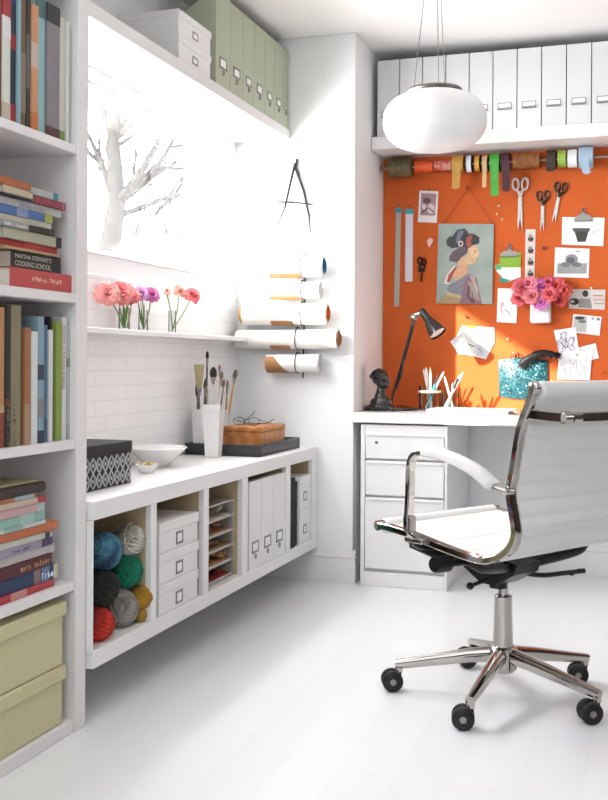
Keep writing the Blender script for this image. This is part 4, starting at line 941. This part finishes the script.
h0, h1 = LP(422,311), LP(438,333,-.030); ax = (h1-h0).normalized(); L = (h1-h0).length
q = ax.to_track_quat('Z','Y').to_matrix().to_4x4(); Mh = Matrix.Translation(h0) @ q
mb = MB(); mb.lathe([(.002,-.012),(.014,-.010),(.017,0),(.019,L*.36),(.029,L*.55),(.041,L*.92),(.043,L),(.0405,L),(.028,L*.57),(.016,L*.42),(.014,L*.36),(0,L*.36)], 30, M=Mh); part('lamp_shade', mb, [BLACKM], o)
mb = MB(); mb.lathe([(.0385,L*.93),(.0272,L*.60),(.016,L*.46)], 30, M=Mh); part('shade_lining', mb, mat('white_enamel','#dcdcda',.4,var=.02), o)
mb = MB(); mb.ball((0,0,L*.72), .015, .015, .02, 14, M=Mh); part('bulb', mb, mat('frosted_bulb','#e9e6df',.3,var=.01), o)
# jars and contents
def jar(lab, px, r, H, Y, ribs):
    c = onY(px, 400, Y); c.z = DZ; o = thing('pencil_jar', lab, 'jar', c, group='glass pencil jars')
    mb = MB(); mb.lathe([(0,0),(r,0),(r,H),(r-.003,H),(r-.003,.006),(0,.006)], 24, c=c); part('body', mb, GLASS, o)
    if ribs: mb = MB(); mb.lathe([(r+.0005,H*.72),(r+.003,H*.74),(r+.003,H*.80),(r+.0005,H*.82)], 24, c=c); part('band', mb, flat('#d9cfae'), o)
    return c
j1 = jar('wide glass jar of pens and ribbons with a cream band', 430, .052, .11, 4.80, True); j2 = jar('narrower glass jar of white pencils right of the banded jar', 450.5, .042, .09, 4.76, False)
pc = ['#dcd8d4','#e4e2de','#3f8fa6','#c9c2ba','#2d2b2a','#d6a07a','#dfe3e6','#e9e7e4','#8f8a84']
rr = random.Random(21)
nm1 = ['white pencil standing upright at the far left of the banded jar','pale stick leaning left in the banded jar','turquoise pencil low in the banded jar','beige pencil upright in the banded jar','black pencil leaning right in the banded jar','peach tipped pencil in the middle of the banded jar','bluish white knife handle in the banded jar','white ruler leaning right over the banded jar']
lean1 = [(-.10,.02,.19),(-.22,.0,.185),(.32,-.1,.12),(.0,.05,.18),(.38,.0,.17),(.08,-.05,.19),(-.02,.02,.17),(.5,.0,.19)]
for k in range(8):
    lx, ly, L_ = lean1[k]; d = Vector((lx,ly,1)).normalized(); f = j1+Vector((-lx*.05+rr.uniform(-.012,.012), rr.uniform(-.02,.02), .009)); w_ = rr.choice([.0035,.005,.0065])
    mb = MB(); mb.tube([f, f+d*(L_-.012), f+d*L_], [w_, w_, w_*.25], 6); solo('pencil', mb, flat(pc[k]), nm1[k], 'pencil', 'pencils in the glass jars')
nm2 = ['long white pencil leaning far right out of the narrow jar','white pencil leaning right in the narrow jar','cream pencil upright in the narrow jar','black tipped white pen in the narrow jar','short grey pencil in the narrow jar']
lean2 = [(.52,.0,.19),(.36,.05,.15),(-.28,.0,.155),(.44,-.05,.17),(.12,.04,.12)]
for k in range(5):
    lx, ly, L_ = lean2[k]; d = Vector((lx,ly,1)).normalized(); f = j2+Vector((-lx*.05, rr.uniform(-.015,.015), .009))
    mb = MB(); mb.tube([f, f+d*(L_-.015), f+d*L_], [.0055,.0055,.0015], 6, mi=0)
    if k == 3: mb.tube([f+d*(L_*.6), f+d*(L_*.9)], .0064, 6, mi=1)
    solo('pencil', mb, [flat(['#e6e4e2','#dcdad8','#e0d8c8','#e2e2e2','#a9a6a2'][k]), flat('#1c1b1b')], nm2[k], 'pencil', 'pencils in the glass jars')
# paper stack on desk
x0, x1 = onY(432,405,4.62).x, onY(521,405,4.62).x
o = thing('paper_folder', 'flat stack of white paper lying on the desk', 'paper', ((x0+x1)/2, 4.62, DZ))
mb = MB(); mb.box(x0,x1-.04,4.50,4.74,DZ,DZ+.014,.001); part('paper_block', mb, PAPER, o)
mb = MB(); mb.box(x0-.005,x1-.03,4.495,4.742,DZ+.0142,DZ+.017,.001); part('cover', mb, WHITE, o)
mb = MB(); mb.box(x1-.026, x1+.012, 4.54, 4.62, DZ, DZ+.014, .003); solo('eraser', mb, flat('#b98a6a'), 'small tan block at the right end of the paper stack', 'eraser')
# ------------------------------------------------------------------ things on the rolls wall
def W(px, py, off): return onY(px, py, YC-off)
TW = mat('grey_twig','#2e2a27',.8,var=.3,vscale=40)
o = thing('twig_letter', 'letter A made of thin grey twigs hung on the white wall', 'decoration', W(293,233,.006))
mb = MB(); mb.tube([W(296,159,.01),W(294.5,168,.012),W(303,192,.010),(W(308,215,.010)),W(309.5,233,.008)], [.0065,.007,.006,.005,.0035], 7); part('twig', mb, TW, o)
mb = MB(); mb.tube([W(294,163,.018),W(290,180,.018),W(284,208,.016),W(275,229,.010)], [.0065,.006,.005,.003], 7); part('twig', mb, TW, o)
mb = MB(); mb.tube([W(277,202,.024),W(295,202.5,.024),W(312,204.5,.022)], [.004,.0045,.003], 6); part('twig', mb, TW, o)
o = thing('paper_rack', 'dark wire rack on the white wall holding rolled papers', 'rack', W(303,372,.01))
mb = MB(); mb.tube([W(305,250,.003),W(303,378,.003)], .0035, 8); part('upright_wire', mb, BLACKM, o)
ROLLS = [(271,322,266.5,.050,'#f0efee','#2f6f9a','shortest white paper roll with a blue lined end, topmost on the rack',.045),
 (271,320,290.5,.040,'#f0eeec','#d9cfc4','plain thin white paper roll, second from the top',.040),
 (245,326,314,.050,'#f1eee8','#d9691e','white paper roll with orange lined ends, in the middle',.048),
 (238,338,339,.046,'#efeae4','#b0764a','longest paper roll with a brown core end',.048),
 (268,320,363,.043,'#efecea','#d8cfc6','white paper roll wrapped in kraft, lowest on the rack',.044)]
for k, (pa, pb_, py, r, c, ci, lab, off) in enumerate(ROLLS):
    off = r+.010; z = W(300, py, off).z; xa, xb = W(pa,py,off).x, W(pb_,py,off).x
    o2 = thing('paper_roll', lab, 'paper roll', ((xa+xb)/2, YC-off, z-r), group='paper rolls on the wall rack')
    mats = [flat(c), flat(ci), KRAFT]
    mb = MB(); N = 70; th = .0012; turns = 2.6; sec = []
    for i in range(N+1):
        t_ = i/N; rad = r-(.0065*turns)*t_*.8; a = 2*math.pi*turns*t_+2.2; sec.append((rad*math.cos(a), rad*math.sin(a)))
    def fn(u, v):
        i = int(round(u*N)); y, zz = sec[i]; xe = xa+(xb-xa)*v+(.012*(u) if v > .5 else -.008*u)*(1 if k in (0,2) else .3)
        return Vector((xe, YC-off+y, z+zz))
    mb.grid(fn, N, 6); part('sheet', mb, [mats[0]], o2)
    if k in (0,2,3):
        mb = MB(); ri = r-.0155
        mb.grid(lambda u, v: Vector((xb-.05+.058*v, YC-off+ri*math.cos(6.283*u), z+ri*math.sin(6.283*u))), 24, 2); part('lining', mb, mats[1], o2, label={0:'blue lining',2:'orange lining',3:'brown lining'}[k])
    if k in (2,):
        mb = MB(); ri = r-.0165; mb.grid(lambda u, v: Vector((xa-.02+.06*v, YC-off+ri*math.cos(6.283*u), z-.004+ri*math.sin(6.283*u))), 24, 2); part('inner_sheet', mb, mat('yellow_orange_paper','#e0a83a',.6,var=.2), o2, label='yellow orange inner sheet')
    if k in (3,):
        mb = MB(); mb.grid(lambda u, v: Vector((xb-.002, YC-off+ri*v*math.cos(6.283*u), z+ri*v*math.sin(6.283*u))), 24, 2); part('core', mb, KRAFT, o2)
    # kraft band wrapped low round the left half
    a0, a1 = (R(218), R(272)) if k < 4 else (R(140), R(310))
    xm = xa+(xb-xa)*(.62 if k != 3 else .55); xs = xa+(.0 if k not in (2,3) else (xb-xa)*.35)
    mb = MB(); mb.grid(lambda u, v: Vector((xs+(xm-xs)*v*(1 if k != 4 else (1-.75*(1-u))), YC-off+(r+.0015)*math.cos(a0+(a1-a0)*u), z+(r+.0015)*math.sin(a0+(a1-a0)*u))), 20, 4); part('kraft_wrap', mb, KRAFT, o2)
    xl = W(303 if k < 3 else 298, py, off).x
    mb = MB(); mb.tube([Vector((xl, YC-off+(r+.0035)*math.cos(a), z+(r+.0035)*math.sin(a))) for a in [R(60+24*j) for j in range(11)]], .0022, 6); mb.ball((xl, YC-off+(r+.004)*math.cos(R(100)), z+r+.003), .008, .006, .004, 10); part('wire_loop', mb, BLACKM, o)
# ------------------------------------------------------------------ pendant lamp
pc_ = atD(433.5, 120.5, 3.4); o = thing('pendant_lamp', 'white opal glass pendant lamp hanging on three thin wires', 'lamp', (pc_.x, pc_.y, pc_.z-.11))
OPAL = mat('opal_glass', '#f1f0ef', .38, coat=.12, var=.01, emit=.04)
mb = MB(); prof = []
for k in range(33):
    t_ = math.pi*k/32; s_ = math.sin(t_); c_ = -math.cos(t_); prof.append((.168*abs(s_)**.72, .096*(1 if c_ > 0 else -1)*abs(c_)**.9))
mb.lathe(prof, 56, c=pc_); part('glass_shade', mb, OPAL, o)
mb = MB(); mb.lathe([(0,.089),(.088,.089),(.090,.096),(.086,.103),(0,.105)], 36, c=pc_); part('cap', mb, mat('dull_nickel','#77716c',.35,1.), o)
for k in range(3):
    a = R([163, 55, 272][k])+YAW; mb = MB(); mb.tube([pc_+Vector((.070*math.cos(a), .070*math.sin(a), .104)), Vector((pc_.x+.012*math.cos(a), pc_.y+.012*math.sin(a), CZ-.02))], .0012, 6); part('suspension_wire', mb, METAL, o)
mb = MB(); mb.lathe([(0,CZ-.001),(.06,CZ-.001),(.06,CZ-.022),(.05,CZ-.027),(0,CZ-.027)], 30, c=(pc_.x,pc_.y,0)); part('ceiling_rose', mb, METAL, o)
# ------------------------------------------------------------------ office chair (local: +Y forward, +X right)
ch = thing('office_chair', 'white ribbed leather swivel chair with polished chrome frame on castors', 'chair', (-.4165, 3.07, 0), R(58.7))
BO = Vector((.0118, -.0098, 0)); BM = Matrix.Translation(BO)
P_ = lambda *a: part(*a, ch, local=True)
def cat(pts, n=8):
    pts = [Vector(p) for p in pts]; out = []
    Q = [pts[0]*2-pts[1]]+pts+[pts[-1]*2-pts[-2]]
    for i in range(1, len(Q)-2):
        for k in range(n):
            t_ = k/n; a,b,c,d = Q[i-1:i+3]
            out.append(.5*((2*b)+(c-a)*t_+(2*a-5*b+4*c-d)*t_*t_+(3*b-a-3*c+d)*t_**3))
    out.append(pts[-1]); return out
prof = [(0,-.324,.909),(0,-.307,.86),(0,-.281,.797),(0,-.262,.70),(0,-.250,.64),(0,-.262,.58),(0,-.268,.53),(0,-.243,.485),(0,-.19,.458),(0,-.134,.452),(0,-.012,.468),(0,.084,.484),(0,.17,.493),(0,.225,.496)]
cur = cat(prof, 10)
# even spacing along length
def resample(c, n):
    L = [0]
    for i in range(1, len(c)): L.append(L[-1]+(c[i]-c[i-1]).length)
    out = []; j = 0
    for k in range(n+1):
        s_ = L[-1]*k/n
        while j < len(L)-2 and L[j+1] < s_: j += 1
        t_ = (s_-L[j])/max(1e-9, L[j+1]-L[j]); out.append(c[j].lerp(c[j+1], t_))
    return out, L[-1]
RS, LT = resample(cur, 240)
for sx in (-1,1):
    mb = MB(); X = Vector((sx*.262,0,0)); sec = [(1,.62),(.7,.9),(-.7,.9),(-1,.62),(-1,-.62),(-.7,-.9),(.7,-.9),(1,-.62)]
    pts = [p+X for p in RS[::4]]
    mb.tube(pts, .0115, sec=sec, up=(1,0,0)); mb.ball(pts[0], .0125, .019, .019, 14); mb.ball(pts[-1], .0125, .015, .015, 14); mb.tube([pts[-1]-Vector((sx*.014,0,0)), pts[-1]+Vector((sx*.010,0,0))], .015, 16); P_('side_rail', mb, CHROME)
def sling(i0, i1, name):
    mb = MB(); pts = RS[i0:i1+1]; n = len(pts)-1; rib = .044; ds = LT/240
    outer = []; inner = []
    for i, p in enumerate(pts):
        a = pts[max(i-1,0)]; b = pts[min(i+1,n)]; t_ = (b-a).normalized(); nr = Vector((0, -t_.z, t_.y))   # one side
        s_ = (i0+i)*ds; b_ = (.0066 if name == 'backrest' else .0046)*abs(math.sin(math.pi*s_/rib))**.45
        e = min(1, min(i, n-i)/3)
        outer.append(p+nr*(.0035+b_)*max(e,.3)); inner.append(p-nr*(.0035+b_)*max(e,.3))
    loop = outer+inner[::-1]; xs = [-.246+.492*k/12 for k in range(13)]; m_ = len(loop); vs = []
    for x in xs:
        p0_ = name == 'backrest'
        sag = (.010 if p0_ else .003)*(1-(x/.246)**2)
        for p in loop: vs.append(Vector((x, p.y-(sag if p.z > .55 else 0), p.z-(.003 if p.z < .55 else 0))))
    fs = [(a*m_+k, a*m_+(k+1) % m_, (a+1)*m_+(k+1) % m_, (a+1)*m_+k) for a in range(12) for k in range(m_)]
    fs += [tuple(range(m_))[::-1], tuple(12*m_+k for k in range(m_))]
    mb.add(vs, fs); P_(name, mb, LEATHER)
isp = 118
sling(4, isp, 'backrest'); sling(isp, 236, 'seat')
for (c, nm) in ((RS[1], 'top_roll'), (RS[239], 'front_roll')):
    mb = MB(); c2_ = c+Vector((0,0,-.004)); mb.tube([c2_+Vector((x,0,0)) for x in (-.248,-.24,.24,.248)], [.016,.0235,.0235,.016], 16); P_(nm, mb, LEATHER)
# arms
for sx in (-1,1):
    x = sx*.292
    arm = cat([(sx*.272,.062,.478),(x,.078,.510),(x,.076,.60),(x,.072,.690),(x,.048,.720),(x,-.0,.724)], 8)
    mb = MB(); mb.tube(arm, .0105, sec=[(1.35,.45),(1,.75),(-1,.75),(-1.35,.45),(-1.35,-.45),(-1,-.75),(1,-.75),(1.35,-.45)], up=(1,0,0))
    a_ = P_('arm_frame', mb, CHROME); mb = MB()
    mb.tube(cat([(x,-.19,.668),(x,-.225,.650),(sx*.28,-.252,.643),(sx*.262,-.258,.642)], 5), .009, 10); P_('arm_joint', mb, CHROME)
    pad = cat([(x,.022,.726),(x,-.03,.724),(x,-.10,.709),(x,-.165,.686),(x,-.222,.652)], 8)
    mb = MB(); mb.tube(pad, [.013]+[.0188]*(len(pad)-2)+[.0145], sec=[(1.25,.2),(1.1,.62),(.5,.85),(-.5,.85),(-1.1,.62),(-1.25,.2),(-1.25,-.4),(-.8,-.7),(.8,-.7),(1.25,-.4)], up=(1,0,0)); P_('arm_pad', mb, LEATHER)
    mb = MB(); mb.box(x-.012,x+.012,.060,.094,.50,.545,.004); mb.box(min(sx*.26,x),max(sx*.26,x),.03,.10,.468,.485,.004); P_('arm_bracket', mb, METAL)
# spreaders
mb = MB(); mb.tube(cat([(-.262,-.305,.842),(-.235,-.325,.838),(-.17,-.345,.832),(0,-.352,.830),(.17,-.345,.832),(.235,-.325,.838),(.262,-.305,.842)], 6), .0105, sec=[(1.3,.45),(1,.7),(-1,.7),(-1.3,.45),(-1.3,-.45),(-1,-.7),(1,-.7),(1.3,-.45)], up=(0,0,1)); P_('back_spreader', mb, CHROME)
for sx in (-1,1):
    mb = MB(); mb.tube([(sx*.178,-.346,.832),(sx*.15,-.349,.832)], .0165, 14); mb.tube([(sx*.142,-.350,.831),(sx*.11,-.352,.831)], .014, 14); P_('spreader_clamp', mb, CHROME)
for yy_, zz_ in ((.10,.462),(-.12,.430)):
    mb = MB(); mb.tube(cat([(-.258,yy_,zz_+.006),(-.2,yy_,zz_-.016),(0,yy_*.6,zz_-.040),(.2,yy_,zz_-.016),(.258,yy_,zz_+.006)], 6), [.013]*25, 10); P_('seat_spreader', mb, BLACKP)
# mechanism
mb = MB(); mb.prism([(-.055,-.11,.405),(-.055,.10,.425),(-.055,.09,.375),(-.055,.02,.335),(-.055,-.03,.335),(-.055,-.10,.375)], (.11,0,0)); mb.tube([(0,0,.318),(0,0,.345)], .026, 18); P_('tilt_mechanism', mb, BLACKP)
for sx, sy in ((-1,1),(1,1),(-1,-1),(1,-1)):
    mb = MB(); mb.tube([(sx*.04,sy*.04,.395),(sx*.13,sy*.09,.405),(sx*.24,sy*.12+.0,.452)], [.02,.015,.010], 8); P_('support_arm', mb, BLACKP)
mb = MB(); mb.tube([(-.05,.05,.395),(-.16,.05,.400),(-.165,.05,.400),(-.215,.05,.402),(-.222,.05,.402)], [.012,.012,.024,.024,.019], 18); P_('tension_knob', mb, BLACKP)
mb = MB(); mb.tube(cat([(.03,-.04,.365),(.07,-.10,.36),(.10,-.16,.372),(.14,-.20,.38)], 5), .007, 8); mb.tube([(.095,-.185,.375),(.15,-.175,.375)], .007, 8); P_('tilt_lever', mb, BLACKP)
mb = MB(); mb.tube(cat([(-.03,-.02,.36),(-.07,.0,.345),(-.11,.01,.335)], 5), .006, 8); mb.ball((-.112,.01,.335), .011); P_('height_lever', mb, BLACKP)
# column and base
mb = MB(); mb.lathe([(.030,.130),(.029,.16),(.0255,.285),(.0262,.288),(.0262,.293),(.0235,.296),(0,.296)], 28, M=BM); P_('column_cover', mb, CHROME)
mb = MB(); mb.lathe([(.014,.294),(.014,.330)], 18, M=BM); P_('gas_lift', mb, CHROME)
mb = MB(); mb.lathe([(0,.075),(.032,.075),(.040,.084),(.042,.140),(.036,.148),(.031,.150)], 30, M=BM); P_('hub', mb, CHROME)
wa = [188, 261.5, 333, 44, 116]
for k in range(5):
    a = R(wa[k]-58.7); d = Vector((math.cos(a), math.sin(a), 0))
    mb = MB(); mb.tube([d*.025+Vector((0,0,.124)), d*.10+Vector((0,0,.115)), d*.22+Vector((0,0,.093)), d*.312+Vector((0,0,.076))], [.0215,.019,.0155,.0125], sec=[(1,.45),(.8,.8),(.2,1),(-.6,.9),(-1,.5),(-1,-.5),(-.6,-.9),(.2,-1),(.8,-.8),(1,-.45)], up=(0,0,1), M=BM)
    mb.tube([BO+d*.303+Vector((0,0,.056)), BO+d*.303+Vector((0,0,.082))], .0115, 12); P_('base_leg', mb, CHROME)
    o = thing('x', '', '', (0,0,0)); bpy.data.objects.remove(o)
    e = bpy.data.objects.new('caster', None); COL.objects.link(e); e.parent = ch; e.location = BO+d*.303
    tr_ = R(139.6+[4,-8,6,-10,12][k]); e.rotation_euler = (0,0,tr_)
    mb = MB(); mb.box(-.008,.008,-.005,.005,.040,.058,.002); mb.prism([(-.006,-.004,.050),(.006,-.004,.058),(.026,-.004,.030),(.020,-.004,.024)], (0,.008,0)); mb.tube([(.02,-.027,.0305),(.02,.027,.0305)], .0055, 10); part('caster_fork', mb, BLACKP, e, local=True)
    for sy in (-1,1):
        mb = MB(); mb.lathe([(0,-.009),(.014,-.010),(.026,-.009),(.0305,-.005),(.0305,.005),(.026,.009),(.014,.010),(0,.009)], 28, M=Matrix.Translation((.02,sy*.0155,.0305)) @ Matrix.Rotation(R(90),4,'X')); part('caster_wheel', mb, BLACKP, e, local=True)
        mb = MB(); mb.lathe([(0,-.011),(.009,-.011),(.010,.0),(.009,.011),(0,.011)], 16, M=Matrix.Translation((.02,sy*.0165,.0305)) @ Matrix.Rotation(R(90),4,'X')); part('hub_cap', mb, METAL, e, local=True)
# ------------------------------------------------------------------ light
w = bpy.data.worlds.new('world'); sc.world = w; w.use_nodes = True
bg = w.node_tree.nodes['Background']; bg.inputs[0].default_value = (.97,.985,1,1); bg.inputs[1].default_value = 20
sd = Vector((.362,.515,-.37*math.hypot(.362,.515))).normalized()
L = bpy.data.lights.new('sun','SUN'); L.energy = 17.0; L.angle = R(1.2); L.color = (1,.96,.90); o = bpy.data.objects.new('sun', L); COL.objects.link(o); o.rotation_euler = sd.to_track_quat('-Z','Y').to_euler(); o.location = (-3,1,3)
def area(name, loc, tgt, sx, sy, e, col=(.93,.97,1)):
    L = bpy.data.lights.new(name,'AREA'); L.shape = 'RECTANGLE'; L.size = sx; L.size_y = sy; L.energy = e; L.color = col
    o = bpy.data.objects.new(name, L); COL.objects.link(o); o.location = loc; o.rotation_euler = (Vector(tgt)-Vector(loc)).to_track_quat('-Z','Y').to_euler()
area('window_portal', (-1.93, (WY0+WY1)/2, (WZ0+WZ1)/2), (0, (WY0+WY1)/2, (WZ0+WZ1)/2), WY1-WY0, WZ1-WZ0, 1); bpy.data.lights['window_portal'].cycles.is_portal = True
area('rear_fill', ((RW[0]+RW[1])/2, -1.58, (RW[2]+RW[3])/2), ((RW[0]+RW[1])/2, 0, (RW[2]+RW[3])/2), RW[1]-RW[0], RW[3]-RW[2], 25)  # unseen fill panel added before the closed rear wall
area('ceiling_fill', (-.7,1.0,2.40), (-.7,1.0,0), 1.4, 1.4, 19)  # added overhead fill, out of view, brightens floor and upward faces
area('side_fill', (2.38,2.5,1.5), (0,2.5,1.4), 2.0, 1.5, 16)  # unseen soft fill added along the right wall
# ------------------------------------------------------------------ camera
cd = bpy.data.cameras.new('camera'); cam = bpy.data.objects.new('camera', cd); COL.objects.link(cam)
cam.location = CAM; cam.rotation_euler = (Matrix.Rotation(YAW,4,'Z') @ Matrix.Rotation(R(90),4,'X') @ Matrix.Rotation(R(.33),4,'Z')).to_euler()
cd.sensor_fit = 'HORIZONTAL'; cd.sensor_width = 36; cd.lens = F/608*36; cd.shift_y = -(400-HZ)/608
sc.camera = cam
vs = sc.view_settings; vs.view_transform = 'Standard'; vs.look = 'None'; vs.gamma = 1; vs.use_curve_mapping = False; vs.exposure = 0.26
